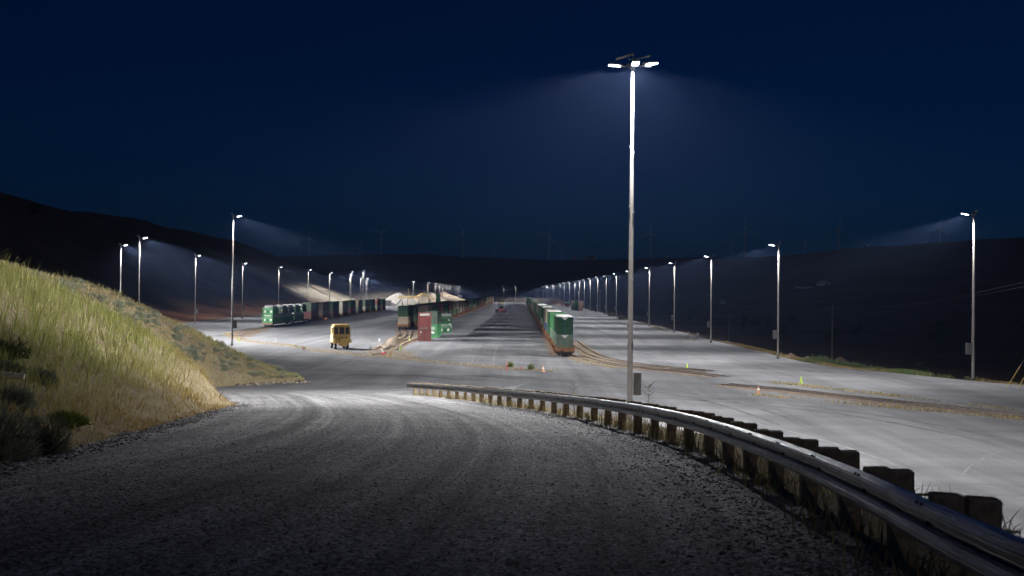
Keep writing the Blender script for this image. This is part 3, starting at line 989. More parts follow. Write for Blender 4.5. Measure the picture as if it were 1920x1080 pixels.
PAINT = {'green': (0.042, 0.155, 0.062), 'dark green': (0.018, 0.085, 0.038), 'bright green': (0.075, 0.28, 0.105), 'faded green': (0.20, 0.28, 0.19), 'grey-green': (0.11, 0.16, 0.115),
         'tan': (0.42, 0.34, 0.25), 'brown': (0.17, 0.105, 0.075), 'red': (0.31, 0.095, 0.085), 'pale cream': (0.62, 0.55, 0.45), 'white': (0.72, 0.70, 0.66), 'dull red': (0.27, 0.11, 0.095), 'blue': (0.08, 0.11, 0.25)}
def container(loc, col, label, group, kind='40', parts=True, top_tarp=False, flap=False, ry=0.0, doors=True):
    root_me = {'40': ME_C40 if doors else ME_C40B, '20': ME_C20 if doors else ME_C20B, 't40': ME_T40, 't20': ME_T20}[kind]
    if not parts:
        ob = link('shipping_container', root_me, None, loc)
        ob.rotation_euler = (0, 0, ry)
        v = random.uniform(.8, 1.2)
        ob.color = (*[c * v for c in PAINT[col]], 1)
        return tag(ob, label, 'container', group)
    root = thing('shipping_container', loc, label, 'container', ry, group)
    v = random.uniform(.85, 1.15)
    cc = (*[c * v for c in PAINT[col]], 1)
    b = link('container_body', root_me, root)
    b.color = cc
    if kind in ('40', '20') and doors:
        for s in (-1, 1):
            d = link('container_door', ME_DOOR, root, (s * (W0 / 4 - .03), 0.03, 0))
            d.color = cc
            link('lock_rod', ME_ROD, d)
    L = L40 if '40' in kind else L20
    if kind[0] == 't':
        link('tarp_cover', ME_TARP40 if L == L40 else ME_TARP20, root)
        p = MB()
        for x in (-.75, .75): p.box((x, -.012, HT * .42), (.34, .03, .55))
        p.build('front_panel', M['white'] if random.random() < .35 else M['dark'], root)
        p = MB().box((0, -.015, HT * .38), (.42, .04, .42))
        p.build('discharge_port', M['dark'], root)
        MB().box((W0 / 2 - .35, -.02, HT * .5), (.34, .02, .30), Matrix.Rotation(R(35), 3, 'Y')).build('placard', M['white'], root)
    if top_tarp:
        link('tarp_cover', ME_TOPTARP if L == L40 else ME_TOPTARP20, root)
    if flap:
        f = link('tarp_flap', ME_FLAP, root)
        link('strap', ME_STRAP, root)
    return root

def wheelset(mb, y, x=0.75, r=0.42):
    for s in (-1, 1): mb.tube((s * (x - .06), y, r + .12), (s * (x + .06), y, r + .12), r, n=16)
    mb.tube((-x, y, r + .12), (x, y, r + .12), .08, n=8)
def well_car_parts(L):
    """well wagon: bogies beyond the well ends, deep side sills"""
    sill = MB()
    for s in (-1, 1):
        sill.box((s * 1.38, L / 2, 1.02), (.10, L - .3, .95)).box((s * 1.38, L / 2, 1.53), (.24, L - .3, .09)).box((s * 1.38, L / 2, .53), (.20, L - .3, .09))
        for k in range(9): sill.box((s * 1.45, .5 + (L - 1.0) * k / 8, 1.02), (.08, .12, .86))
    sill.box((0, L / 2, .42), (2.7, L - .4, .10))
    ends = []
    for s, y in ((-1, 0), (1, L)):
        end = MB()
        ends.append(end)
        end.box((0, y + s * .55, 1.20), (2.5, 1.25, .14)).box((0, y + s * 1.16, 1.05), (2.9, .16, .55)).box((0, y + s * .6, .95), (.5, 1.5, .35)).box((0, y + s * 1.55, .85), (.26, .7, .26))
        for x in (-1.35, 1.35):
            end.box((x, y + s * 1.1, 1.4), (.10, .10, .8)).box((x, y + s * 0.6, 1.18), (.18, 1.2, .3))
        end.tube((-.9, y + s * 1.3, 1.6), (.9, y + s * 1.3, 1.6), .03, n=6).tube((.35, y + s * 1.3, .75), (.7, y + s * 1.5, .35), .04, n=6)
    bog = []
    for y in (-.9, L + .9):
        m_ = MB()
        for d in (-.85, .85):
            wheelset(m_, y + d)
        for s in (-1, 1): m_.box((s * .95, y, .55), (.14, 2.3, .30)).box((s * .95, y, .40), (.2, .7, .4))
        m_.box((0, y, .62), (1.9, .5, .25))
        bog.append(m_)
    return sill, ends, bog
ME_SILL, ME_END, ME_BOG, ME_WAGON = {}, {}, {}, {}
def wagon_meshes(L):
    if L in ME_SILL: return
    s, e, b = well_car_parts(L)
    ME_SILL[L], ME_END[L] = s.mesh('side_sill', M['rust']), [x.mesh('end_platform', M['rust']) for x in e]
    ME_BOG[L] = [x.mesh('bogie', M['dark']) for x in b]
    s, e, b = well_car_parts(L)
    for x in e: s.add(x.v, x.f)
    ME_WAGON[L] = s.mesh('well_wagon', M['rust'])
def wagon(loc, rz, label, group, L=12.8, parts=True):
    wagon_meshes(L)
    if not parts:
        o = link('well_wagon', ME_WAGON[L], None, loc)
        o.rotation_euler = (0, 0, rz)
        return tag(o, label, 'rail wagon', group)
    r = thing('well_wagon', loc, label, 'rail wagon', rz, group)
    link('side_sill', ME_SILL[L], r)
    for e in ME_END[L]: link('end_platform', e, r)
    for b in ME_BOG[L]: link('bogie', b, r)
    return r
NTH = ['first', 'second', 'third', 'fourth', 'fifth', 'sixth', 'seventh', 'eighth', 'ninth', 'tenth', 'eleventh', 'twelfth', 'thirteenth', 'fourteenth']
PITCH = 19.4
def train(name, xfun, y0, count, colours, parts_n, label_n, first=None, skip=(), topt=0.0):
    prev = None
    for k in range(count):
        y = y0 + PITCH * k
        x = xfun(y)
        rz = -math.atan((xfun(y + 12) - x) / 12)
        parts = k < parts_n
        lab = f'rusty wagon under the {NTH[k]} stack of the {name}' if k < label_n else f'rusty wagon far back in the {name}, too distant to tell apart'
        wagon((x, y, 0.06), rz, lab, f'wagons of the {name}' + ('' if k < label_n else ', distant part'), parts=parts)
        up, lo = first[k] if first and k < len(first) else (random.choice(colours), random.choice(colours))
        kw = dict(parts=parts, ry=rz)
        off = 0.3
        px, py2 = x - math.sin(rz) * off, y + math.cos(rz) * off
        for lvl, c in ((0, lo), (1, up)):
            if c is None: continue
            nm = 'top' if lvl else 'bottom'
            lab = f'{c} container, {nm} of the {NTH[k]} stack from the front of the {name}' if k < label_n else f'container far back in the {name}, too distant to tell from its neighbours'
            container((px, py2, 0.54 + lvl * (H0 + .02)), c, lab, f'containers of the {name}' + ('' if k < label_n else ', distant part'),
                      top_tarp=(lvl == 1 and parts and random.random() < topt), flap=(lvl == 1 and k == 0 and name.startswith('green')) or (lvl == 0 and k == 0 and name.startswith('green')), doors=not (k == 0 and name.startswith('green')), **kw)
GREENS = ['green', 'dark green', 'green', 'faded green', 'grey-green', 'green', 'bright green', 'tan', 'dark green', 'brown']
MIXED = ['green', 'tan', 'dull red', 'faded green', 'grey-green', 'pale cream', 'dark green', 'brown', 'green', 'tan', 'faded green']
def xr_train(y):
    return 6.8 + 0.0080 * y + 0.000 * y
def xb_train(y): return -24.6 + 0.0080 * y
def xa_train(y): return -29.2 + 0.0080 * y
def xl_train(y): return -63.0 - 0.004 * (y - 257)
train('green train', xr_train, 149.5, 36, GREENS, 9, 14, first=[('dark green', 'grey-green'), ('bright green', 'faded green'), ('green', 'green'), ('tan', 'blue'), ('grey-green', 'faded green'), ('green', 'white')], topt=0.55)
train('middle train', xb_train, 253, 33, MIXED, 6, 12, first=[('tan', 'tan'), ('faded green', 'tan'), ('dull red', 'faded green'), ('green', 'faded green'), ('dull red', 'faded green'), ('tan', 'faded green'), ('pale cream', 'faded green'), ('tan', 'pale cream')])
train('short middle train', xa_train, 249, 9, MIXED, 2, 9, first=[('dark green', 'tan'), ('grey-green', 'faded green'), ('brown', 'brown')])
train('tarped-bin train', xl_train, 307, 10, MIXED, 5, 10, first=[('faded green', 'dull red'), ('tan', 'tan'), ('dark green', 'brown'), ('pale cream', 'pale cream'), ('green', 'red'), ('tan', 'faded green'), ('faded green', 'pale cream'), ('dark green', 'green'), ('dull red', 'faded green'), ('dark green', 'brown')])
# orange marker lamp between the left wagons
LM = at(597, 606, 303)
tag(MB().lathe([(.02, -.12), (.14, -.1), (.16, 0), (.14, .1), (.02, .12)], n=10).build('marker_lamp', M['amber']), 'small glowing orange marker lamp low beside the tarped-bin train', 'lamp').location = (-59.4, 318, 0.75)
MB()
# tarped bins on flat wagons at the head of the tarped-bin train
def flat_wagon(loc, rz, label, L=22.0):
    r = thing('flat_wagon', loc, label, 'rail wagon', rz, 'flat wagons of the tarped-bin train')
    d = MB().box((0, L / 2, 1.0), (2.7, L, .18)).box((0, L / 2, .78), (.7, L, .36))
    for s in (-1, 1): d.box((s * 1.3, L / 2, .86), (.10, L, .34))
    for y in (0, L): d.box((0, y, .9), (2.8, .14, .5)).box((0, y + (-.4 if y == 0 else .4), .8), (.26, .7, .26))
    d.build('deck', M['deck'], r)
    for y in (2.0, L - 2.0):
        m_ = MB()
        for dd in (-.85, .85): wheelset(m_, y + dd)
        for s in (-1, 1): m_.box((s * .95, y, .55), (.14, 2.3, .30))
        m_.build('bogie', M['dark'], r)
    g = MB()
    for x in (-1.3, 1.3): g.box((x, 0.1, 3.1), (.09, .09, 4.0))
    g.build('end_stake', simple('green_stake', (0.05, 0.26, 0.08), .6), r)
    return r
xl = xl_train
flat_wagon((xl(257), 256.5, 0.06), 0.02, 'flat wagon at the head of the tarped-bin train under white-tarped green bins', 23.0)
flat_wagon((xl(282), 281.5, 0.06), 0.02, 'second flat wagon of the tarped-bin train, just before its tall stacks', 22.0)
for i, (y, k, c, lvl, lab) in enumerate((
        (257.0, 't40', 'bright green', 0, 'green white-tarped bin at the head of the tarped-bin train, lower front one'),
        (257.3, 't20', 'bright green', 1, 'green white-tarped bin at the head of the tarped-bin train, upper front one'),
        (269.8, 't40', 'green', 0, 'green white-tarped bin, second in the lower tier of the tarped-bin train'),
        (268.6, 't20', 'grey-green', 1, 'grey-green white-tarped bin, second in the upper tier of the tarped-bin train'),
        (277.0, 't20', 'grey-green', 1, 'grey-green white-tarped bin, third in the upper tier of the tarped-bin train'),
        (284.0, 't40', 'bright green', 0, 'green white-tarped bin, third in the lower tier of the tarped-bin train'),
        (285.0, 't20', 'bright green', 1, 'green white-tarped bin, fourth in the upper tier of the tarped-bin train'),
        (294.2, 't20', 'green', 1, 'green white-tarped bin, last in the upper tier before the tall stacks'))):
    container((xl(y), y, 1.17 + lvl * (HT + .42)), c, lab, 'tarped bins on the tarped-bin train', k, True, doors=False)

# ground stacks beside the middle train
G = ground(796, 640)
rz = -math.atan(G.x / G.y) * 1.0
a = container((G.x, G.y, 0.02), 'red', 'rusty red container with double doors standing on the ground before the middle train', 'red containers stacked on the ground', '20', True, ry=rz)
for dx, z, c in ((-.75, 1.75, 'white'),):
    MB().box((dx, -.02, z), (.36, .02, .36), Matrix.Rotation(R(45), 3, 'Y')).build('placard', M['white'], a)
MB().box((-.85, -.02, 1.15), (.22, .02, .22)).build('placard', M['conv'], a)
MB().box((-.2, -.02, 2.52), (1.5, .03, .30)).build('header_panel', M['pile'], a)
b_ = container((G.x, G.y, H0 + .05), 'red', 'ribbed red container with a white top band, stacked on the ground container', 'red containers stacked on the ground', '20', True, doors=False, ry=rz)
MB().box((0, -.02, H0 - .32), (1.9, .03, .42)).build('header_panel', M['white'], b_)
G2 = ground(808, 633.5)
c1 = container((G2.x, G2.y, 0.02), 'bright green', 'bright green ground container with white marks, right of the red stack', 'green containers stacked behind the red ones', '40', True, doors=False)
mk = MB()
for z in (1.95, 2.2, 1.7): mk.box((.35, -.02, z), (.9, .02, .12))
mk.box((.4, -.02, 1.1), (.7, .02, .45), Matrix.Rotation(R(20), 3, 'Y'))
mk.build('white_marking', M['white'], c1)
container((G2.x, G2.y, H0 + .05), 'grey-green', 'dull grey-green container on top of the bright green ground container', 'green containers stacked behind the red ones', '40', True, doors=False)
for lvl, lab in ((0, 'short green bin with white tarp on the ground beyond the green stack, lower one'), (1, 'short green bin with white tarp beyond the green stack, upper one')):
    container((-17.2 + .008 * 230 - .15, 231.5, 0.02 + lvl * (HT + .4)), 'green', lab, 'tarped bins on the ground', 't20', True, doors=False)
# far ones
c = at(821, 567, 640)
container((c.x, 640, 5.9), 'green', 'lone green container standing high behind the middle train roofs', None, '20', False)
container((c.x, 640, 3.15), 'dark green', 'dark green container carrying the lone one behind the middle train', None, '20', False)
container((c.x, 640, 0.4), 'brown', 'brown container at the base of the stack behind the middle train', None, '20', False)
for i, (px, nm) in enumerate(((1076, 'pale brown'), (1082, 'dark green'), (1089, 'brown'))):
    for lvl in (0, 1):
        g = at(px, 580, 560 - i * 8)
        container((g.x, g.y, .02 + lvl * (H0 + .03)), {'pale brown': 'tan'}.get(nm, nm), f'{nm} container by the distant right pole row, {"upper" if lvl else "lower"} of a short stack', 'stacked containers by the right pole row', '20', False)

# ------------------------------------------------------------------ rail tracks
def track(name, pts, label, bed=True, sleepers=True, half=2.0, grow=0.07):
    P = [Vector((p[0], p[1], 0)) for p in pts]
    dense = []
    for i in range(len(P) - 1):
        p0, p1, p2, p3 = P[max(i - 1, 0)], P[i], P[i + 1], P[min(i + 2, len(P) - 1)]
        n = max(2, int((p2 - p1).length / 2.5))
        for k in range(n):
            t = k / n
            dense.append(0.5 * ((2 * p1) + (p2 - p0) * t + (2 * p0 - 5 * p1 + 4 * p2 - p3) * t * t + (3 * p1 - p0 - 3 * p2 + p3) * t ** 3))
    dense.append(P[-1])
    root = thing(name, (0, 0, 0), label, 'railway track')
    def frame(i):
        a, b = dense[max(i - 1, 0)], dense[min(i + 1, len(dense) - 1)]
        t = (b - a).normalized()
        return t, Vector((t.y, -t.x, 0))
    if bed:
        V = []
        offs = (-half, -half * .8, -.95, -.5, .5, .95, half * .8, half)
        hs_ = (0.006, .05, .06, .05, .05, .06, .05, 0.006)
        for i, p in enumerate(dense):
            t, n_ = frame(i)
            w = 1 + .25 * float(vnoise(p.x, p.y, 4, 8))
            for o_, h_ in zip(offs, hs_): V.append(tuple(p + n_ * o_ * (w if abs(o_) > 1 else 1) + Vector((0, 0, h_ + (.02 * random.random() if h_ > .01 else 0)))))
        link('ballast', np_mesh('ballast', V, grid_faces(len(offs), len(dense)), M['ballast'], smooth=True), root)
    for s in (-1, 1):
        V = []
        sec = ((-.065, .07), (-.02, .085), (-.035, .17), (.035, .17), (.02, .085), (.065, .07))
        for i, p in enumerate(dense):
            t, n_ = frame(i)
            for a, z in sec: V.append(tuple(p + n_ * (s * .76 + a) + Vector((0, 0, z))))
        link('rail', np_mesh('rail', V, grid_faces(len(sec), len(dense)), M['railtop']), root)
    if sleepers:
        mb = MB()
        for i in range(0, len(dense) - 1):
            for f_ in (0, .25, .5, .75):
                p = dense[i].lerp(dense[i + 1], f_)
                t, n_ = frame(i)
                mb.box(p + Vector((0, 0, .045)), (2.5, .22, .06), Matrix.Rotation(math.atan2(n_.y, n_.x), 3, 'Z'))
        link('sleeper_bed', mb.mesh('sleeper_bed', M['sleeper']), root)
    return root
def gp(*pix): return [ground(px, py) for px, py in pix]
track('railway_track', gp((1360, 722), (1480, 733), (1600, 747), (1760, 763), (1930, 780), (2300, 815)), 'sunken railway track with shiny rails crossing the yard at the right', half=2.4)
track('railway_track', [(xr_train(y), y) for y in (900, 600, 300, 180, 152)] + gp((1080, 668), (1120, 679), (1180, 689), (1260, 696), (1350, 707)), 'railway track under the green train curving away past the tall pole', sleepers=False)
track('railway_track', gp((1075, 640), (1105, 662), (1150, 676), (1230, 688), (1330, 697)), 'second rusty track curving out beside the green train', sleepers=False, half=1.6)
track('railway_track', [(xa_train(y), y) for y in (430, 330, 262, 246)] + gp((757, 628), (741, 640), (722, 650), (712, 657)), 'railway track running out from the short middle train', sleepers=False, half=1.6)
track('railway_track', [(xb_train(y), y) for y in (880, 500, 300, 250, 236)] + gp((776, 634), (752, 645), (735, 656)), 'railway track under the middle train curving to the crossing', sleepers=False, half=1.5)
track('railway_track', [(xl(y), y) for y in (500, 380, 300, 262, 254)] + gp((486, 620), (470, 625), (452, 632)), 'railway track under the tarped-bin train curving out by the tall pole', sleepers=False, half=1.6)
track('railway_track', gp((520, 612), (480, 617), (450, 622), (425, 630)), 'short curved rusty track beside the head of the tarped-bin train', sleepers=False, half=1.4)

# dirt strips over the level
def strip(name, pix, w, mat, hmax=.10, seed=1):
    P = gp(*pix)
    V = []
    for i in range(len(P) - 1):
        n = max(2, int((P[i + 1] - P[i]).length / 1.2))
        for k in range(n): V.append(P[i].lerp(P[i + 1], k / n))
    V.append(P[-1])
    out = []
    for i, p in enumerate(V):
        a, b = V[max(i - 1, 0)], V[min(i + 1, len(V) - 1)]
        t = (b - a).normalized()
        n_ = Vector((t.y, -t.x, 0))
        ww = w * (1 + .9 * float(fbm(p.x, p.y, 6, seed))) * min(1, .15 + min(i, len(V) - 1 - i) * .12)
        for f_ in (-1, -.6, 0, .6, 1):
            out.append(tuple(p + n_ * ww * f_ + Vector((0, 0, .005 + (hmax * (1 - f_ * f_) * (.5 + random.random()))))))
    o = link(name, np_mesh(name, out, grid_faces(5, len(V)), mat, smooth=True))
    tag(o, kind='structure')
    return V
DS1 = strip('dirt_strip', ((562, 652), (620, 659), (680, 666), (760, 673), (860, 683), (960, 691), (1035, 696)), 1.9, M['dirt'], .12, 3)
DS2 = strip('dirt_strip', ((425, 625), (450, 637), (490, 643), (530, 646), (565, 652)), 1.3, M['dirt'], .08, 5)
DS3 = strip('dirt_strip', ((1078, 672), (1110, 681), (1160, 690), (1220, 693), (1275, 691)), 1.6, M['dirt'], .12, 7)
DS4 = strip('dirt_strip', ((700, 665), (725, 658), (745, 664), (765, 672)), 3.0, M['dirt'], .22, 9)
DS5 = strip('dirt_strip', ((742, 634), (734, 645), (726, 654)), 1.6, M['dirt'], .40, 11)

# tyre scuffs and pale drag lines on the paving
M['scuff_dark'] = simple('rubber_scuff', (0.135, 0.133, 0.135), .85, 0, .5, .7)
M['scuff_pale'] = simple('pale_drag_line', (0.275, 0.27, 0.262), .9, 0, .5, .7)
def scuff(pts, w, mat, pair=0.0):
    P = [Vector((q[0], q[1], 0)) for q in pts]
    D = []
    for i in range(len(P) - 1):
        p0, p1, p2, p3 = P[max(i - 1, 0)], P[i], P[i + 1], P[min(i + 2, len(P) - 1)]
        for k in range(14):
            t = k / 14
            D.append(0.5 * ((2 * p1) + (p2 - p0) * t + (2 * p0 - 5 * p1 + 4 * p2 - p3) * t * t + (3 * p1 - p0 - 3 * p2 + p3) * t ** 3))
    for o_ in ((-pair / 2, pair / 2) if pair else (0,)):
        V = []
        for i, q in enumerate(D):
            a, b = D[max(i - 1, 0)], D[min(i + 1, len(D) - 1)]
            t = (b - a).normalized()
            n_ = Vector((t.y, -t.x, 0))
            ww = w * (.5 + .8 * abs(float(fbm(q.x, q.y, 3, 17, 2))) + .25) * min(1, .2 + min(i, len(D) - 1 - i) * .15)
            for s_ in (-.5, .5): V.append(tuple(q + n_ * (o_ + s_ * ww) + Vector((0, 0, .004))))
        tag(link('tyre_scuff', np_mesh('tyre_scuff', V, grid_faces(2, len(D)), mat)), kind='structure')
scuff(gp((1803, 893), (1822, 872), (1860, 852), (1925, 838)), .10, M['scuff_pale'])
scuff(gp((1560, 905), (1700, 911), (1830, 908), (1960, 915)), .10, M['scuff_dark'])
for pix, w, mt, pr in ((((860, 700), (1010, 712), (1150, 722), (1330, 748), (1500, 800)), .5, 'scuff_dark', 2.2), (((560, 690), (720, 702), (900, 718), (1050, 740)), .5, 'scuff_dark', 2.2),
                       (((640, 706), (800, 704), (1000, 708), (1200, 712), (1420, 716)), .22, 'scuff_pale', 2.0), (((1210, 742), (1420, 756), (1640, 782), (1900, 832)), .5, 'scuff_dark', 2.3),
                       (((1240, 760), (1400, 790), (1560, 830), (1700, 880)), .25, 'scuff_pale', 0), (((925, 690), (930, 655), (945, 630), (958, 600)), .2, 'scuff_pale', 0), (((976, 660), (990, 640), (975, 615)), .18, 'scuff_pale', 0),
                       (((880, 688), (900, 650), (925, 615), (945, 590)), .18, 'scuff_pale', 0), (((1120, 668), (1220, 655), (1290, 640), (1300, 620)), .5, 'scuff_dark', 2.2), (((1180, 700), (1330, 690), (1480, 692), (1700, 712)), .6, 'scuff_dark', 2.2),
                       (((470, 668), (600, 672), (740, 684), (880, 694)), .6, 'scuff_dark', 2.2), (((460, 650), (560, 664), (700, 676), (860, 690)), .3, 'scuff_pale', 2.0), (((1010, 690), (1120, 700), (1250, 704), (1400, 706)), .25, 'scuff_pale', 0)):
    scuff(gp(*pix), w, M[mt], pr)

# ------------------------------------------------------------------ vegetation
def blades(P, N_h, width, cols, lean=0.35, seed=0, wind=(0.25, 0.1)):
    """P (n,3) roots, N_h heights, cols (n,3): bent three-piece blades"""
    r = np.random.default_rng(seed)
    n = len(P)
    a = r.random(n) * 2 * PI
    w = np.asarray(width) * (0.6 + 0.8 * r.random(n))
    dx, dy = np.cos(a) * w, np.sin(a) * w
    lx = r.normal(0, lean, n) * N_h + wind[0] * N_h
    ly = r.normal(0, lean, n) * N_h + wind[1] * N_h
    V = np.zeros((n, 5, 3))
    V[:, 0] = P + np.stack([-dx, -dy, 0 * dx - .03], 1)
    V[:, 1] = P + np.stack([dx, dy, 0 * dx - .03], 1)
    V[:, 2] = P + np.stack([-dx * .7 + lx * .35, -dy * .7 + ly * .35, N_h * .6], 1)
    V[:, 3] = P + np.stack([dx * .7 + lx * .35, dy * .7 + ly * .35, N_h * .6], 1)
    V[:, 4] = P + np.stack([lx, ly, N_h], 1)
    b = np.arange(n)[:, None] * 5
    Ft = np.concatenate([b + np.array([0, 1, 3]), b + np.array([0, 3, 2]), b + np.array([2, 3, 4])])
    C = np.repeat(np.asarray(cols)[:, None, :], 5, 1).reshape(-1, 3)
    return V.reshape(-1, 3), Ft, C
def lerp_col(a, b, t): return np.asarray(a)[None] * (1 - t[:, None]) + np.asarray(b)[None] * t[:, None]
def scatter_bank(n, ylo, yhi, xlo, xhi, seed):
    r = np.random.default_rng(seed)
    X = r.uniform(xlo, xhi, n * 3)
    Y = r.uniform(ylo, yhi, n * 3)
    d = poly_dist(X, Y)
    k = d > 0.0
    X, Y, d = X[k][:n], Y[k][:n], d[k][:n]
    return X, Y, d, r
# near bank: tall soft grass
def crest_side(X, Y):
    """0 on the near face, 1 beyond the crest"""
    yb = np.interp(X, [-36, -24, -21.5, -18.5, -16, -14, -12], [34, 37.5, 39, 43, 46, 48, 50])
    return smooth01((Y - yb) / 3.0)
X, Y, d, r = scatter_bank(150000, 6, 56, -46, -7, 101)
cs = crest_side(X, Y)
keep = r.random(len(X)) > cs * 0.75
keep &= (np.hypot(X, Y) < 70)
keep &= r.random(len(X)) < .30 + 1.1 * np.clip(.5 + 1.7 * fbm(X, Y, 1.5, 231), 0, 1)
X, Y, d, cs = X[keep], Y[keep], d[keep], cs[keep]
patch = np.clip(0.5 + 1.5 * fbm(X, Y, 5.0, 201), 0, 1)
patch2 = np.clip(0.5 + 1.6 * fbm(X, Y, 2.2, 211), 0, 1)
foot = np.exp(-(d / 1.3) ** 2)
green = np.clip(smooth01((d - 1.0) / 3) * (0.35 + .75 * patch) - .5 * cs, 0, 1)
green *= np.clip(smooth01((Y - 20) / 7) + .25, 0, 1)
col = lerp_col((0.58, 0.47, 0.21), (0.40, 0.46, 0.13), green)
col = lerp_col((0.54, 0.46, 0.22), (0.40, 0.42, 0.14), np.clip(green * 1.1, 0, 1)) * (0.55 + .45 * green)[:, None] + col * (0.45 - .45 * green)[:, None]
straw = (np.clip(.2 + 2.4 * fbm(X, Y, 2.6, 241), 0, 1) * .50)[:, None]
col = col * (1 - straw) + np.array([0.60, 0.56, 0.27]) * straw
gold = (foot * .9)[:, None]
col = col * (1 - gold) + np.array([0.50, 0.33, 0.13]) * gold
col *= (0.75 + 0.5 * r.random(len(X)))[:, None]
hgt = (0.17 + 0.25 * green + .18 * patch2) * (0.5 + .7 * r.random(len(X)) + 1.0 * (r.random(len(X)) < .05)) * (1 - .55 * foot) * (1 - .45 * cs)
Zb = bank_z(X, Y)
Vv, Ff, Cc = blades(np.stack([X, Y, Zb], 1), hgt, 0.011 + 0.0001 * Y, col, .33, 5, (0.18, -0.05))
o = link('tall_grass', np_mesh('tall_grass', Vv, Ff, M['veg'], {'Col': Cc}))
tag(o, kind='stuff')
# far face: short dry tufts
X, Y, d, r = scatter_bank(70000, 40, 118, -50, -16, 103)
cs = crest_side(X, Y)
keep = (cs > .4) & (r.random(len(X)) < 0.35 + 0.9 * np.clip(.5 + 1.3 * fbm(X, Y, 1.6, 301), 0, 1))
X, Y, d = X[keep], Y[keep], d[keep]
top = smooth01((bank_z(X, Y) - 7.5) / 4)
t = np.clip(.5 + 1.5 * fbm(X, Y, 8, 311), 0, 1)
col = lerp_col((0.46, 0.37, 0.20), (0.36, 0.34, 0.18), t * .7) * (0.7 + .55 * r.random(len(X)))[:, None]
ridge_ = np.exp(-((Y - np.interp(X, [-36, -33, -29, -22], [72, 97, 104, 106])) / 6) ** 2)
col = col * (1 - .5 * ridge_)[:, None] + np.array([.34, .35, .12]) * (.5 * ridge_)[:, None]
hgt = (0.14 + 0.16 * r.random(len(X))) * (1 + 1.6 * ridge_ * smooth01((d - 4) / 4))
Vv, Ff, Cc = blades(np.stack([X, Y, bank_z(X, Y)], 1), hgt, 0.028, col, .5, 6, (0.1, 0))
o = link('dry_grass', np_mesh('dry_grass', Vv, Ff, M['veg'], {'Col': Cc}))
tag(o, kind='stuff')

def bush_mesh(name, rad, hgt, n, col, seed, leafw=.03, twig=True):
    r = np.random.default_rng(seed)
    k = r.random(n)
    th, ph = r.random(n) * 2 * PI, np.arccos(1 - r.random(n) * 0.95)
    lump = 1 + .35 * np.sin(3 * th + seed) * np.sin(2 * ph + seed)
    rr = (0.35 + .65 * np.sqrt(k)) * lump
    P = np.stack([np.cos(th) * np.sin(ph) * rad * rr, np.sin(th) * np.sin(ph) * rad * rr, np.cos(ph) * hgt * rr * .85], 1)
    dirn = P / (np.linalg.norm(P, axis=1, keepdims=True) + 1e-6)
    Ls = leafw * 4.5 * (.6 + .8 * r.random(n))
    side = np.cross(dirn, r.normal(0, 1, (n, 3)))
    side /= np.linalg.norm(side, axis=1, keepdims=True) + 1e-6
    tip = P + (dirn * .8 + r.normal(0, .45, (n, 3)) + np.array([0, 0, .35])) * Ls[:, None]
    V = np.stack([P - side * leafw * .5, P + side * leafw * .5, tip], 1).reshape(-1, 3)
    Ff = np.arange(n * 3).reshape(-1, 3)
    C = np.repeat(np.asarray(col)[None] * (0.65 + .7 * r.random((n, 1))), 3, 0)
    if twig:
        m = 60
        a = r.random(m) * 2 * PI
        e = np.stack([np.cos(a) * rad * .75 * r.random(m), np.sin(a) * rad * .75 * r.random(m), hgt * (.4 + .5 * r.random(m))], 1)
        s = np.stack([np.cos(a + 1.6), np.sin(a + 1.6), 0 * a], 1) * .012
        V2 = np.stack([-s, s, e], 1).reshape(-1, 3)
        Ff = np.concatenate([Ff, np.arange(m * 3).reshape(-1, 3) + len(V)])
        V = np.concatenate([V, V2])
        C = np.concatenate([C, np.tile(np.array([[.10, .075, .05]]), (m * 3, 1))])
    return np_mesh(name, V, Ff, M['veg'], {'Col': C})
SAGE = (0.33, 0.345, 0.25)
SB = [bush_mesh('sagebrush', .62, .62, 900, SAGE, s, .045) for s in range(4)]
# small sagebrush over the far face
r = np.random.default_rng(77)
cnt = 0
while cnt < 130:
    px, py = r.uniform(20, 560), r.uniform(520, 722)
    Yg = None
    # march the sight line onto the far face
    for Yt in np.arange(46, 112, .8):
        p = at(px, py, Yt)
        if p.z < float(bank_z(np.array([p.x]), np.array([p.y]))[0]):
            Yg = Yt
            break
    if Yg is None or Yg < 52: continue
    p = at(px, py, Yg)
    if poly_dist(np.array([p.x]), np.array([p.y]))[0] < .8: continue
    if crest_side(np.array([p.x]), np.array([p.y]))[0] < .9: continue
    o = link('sagebrush', SB[cnt % 4], None, (p.x, p.y, float(bank_z(np.array([p.x]), np.array([p.y]))[0]) - .05))
    s = r.uniform(.3, .8)
    o.scale = (s * r.uniform(.9, 1.3), s, s * r.uniform(.7, 1.0))
    o.rotation_euler = (0, 0, r.uniform(0, 6.28))
    tag(o, 'small grey sagebrush clump among many on the dry hillside', 'bush', 'sagebrush scattered over the dry hillside')
    cnt += 1
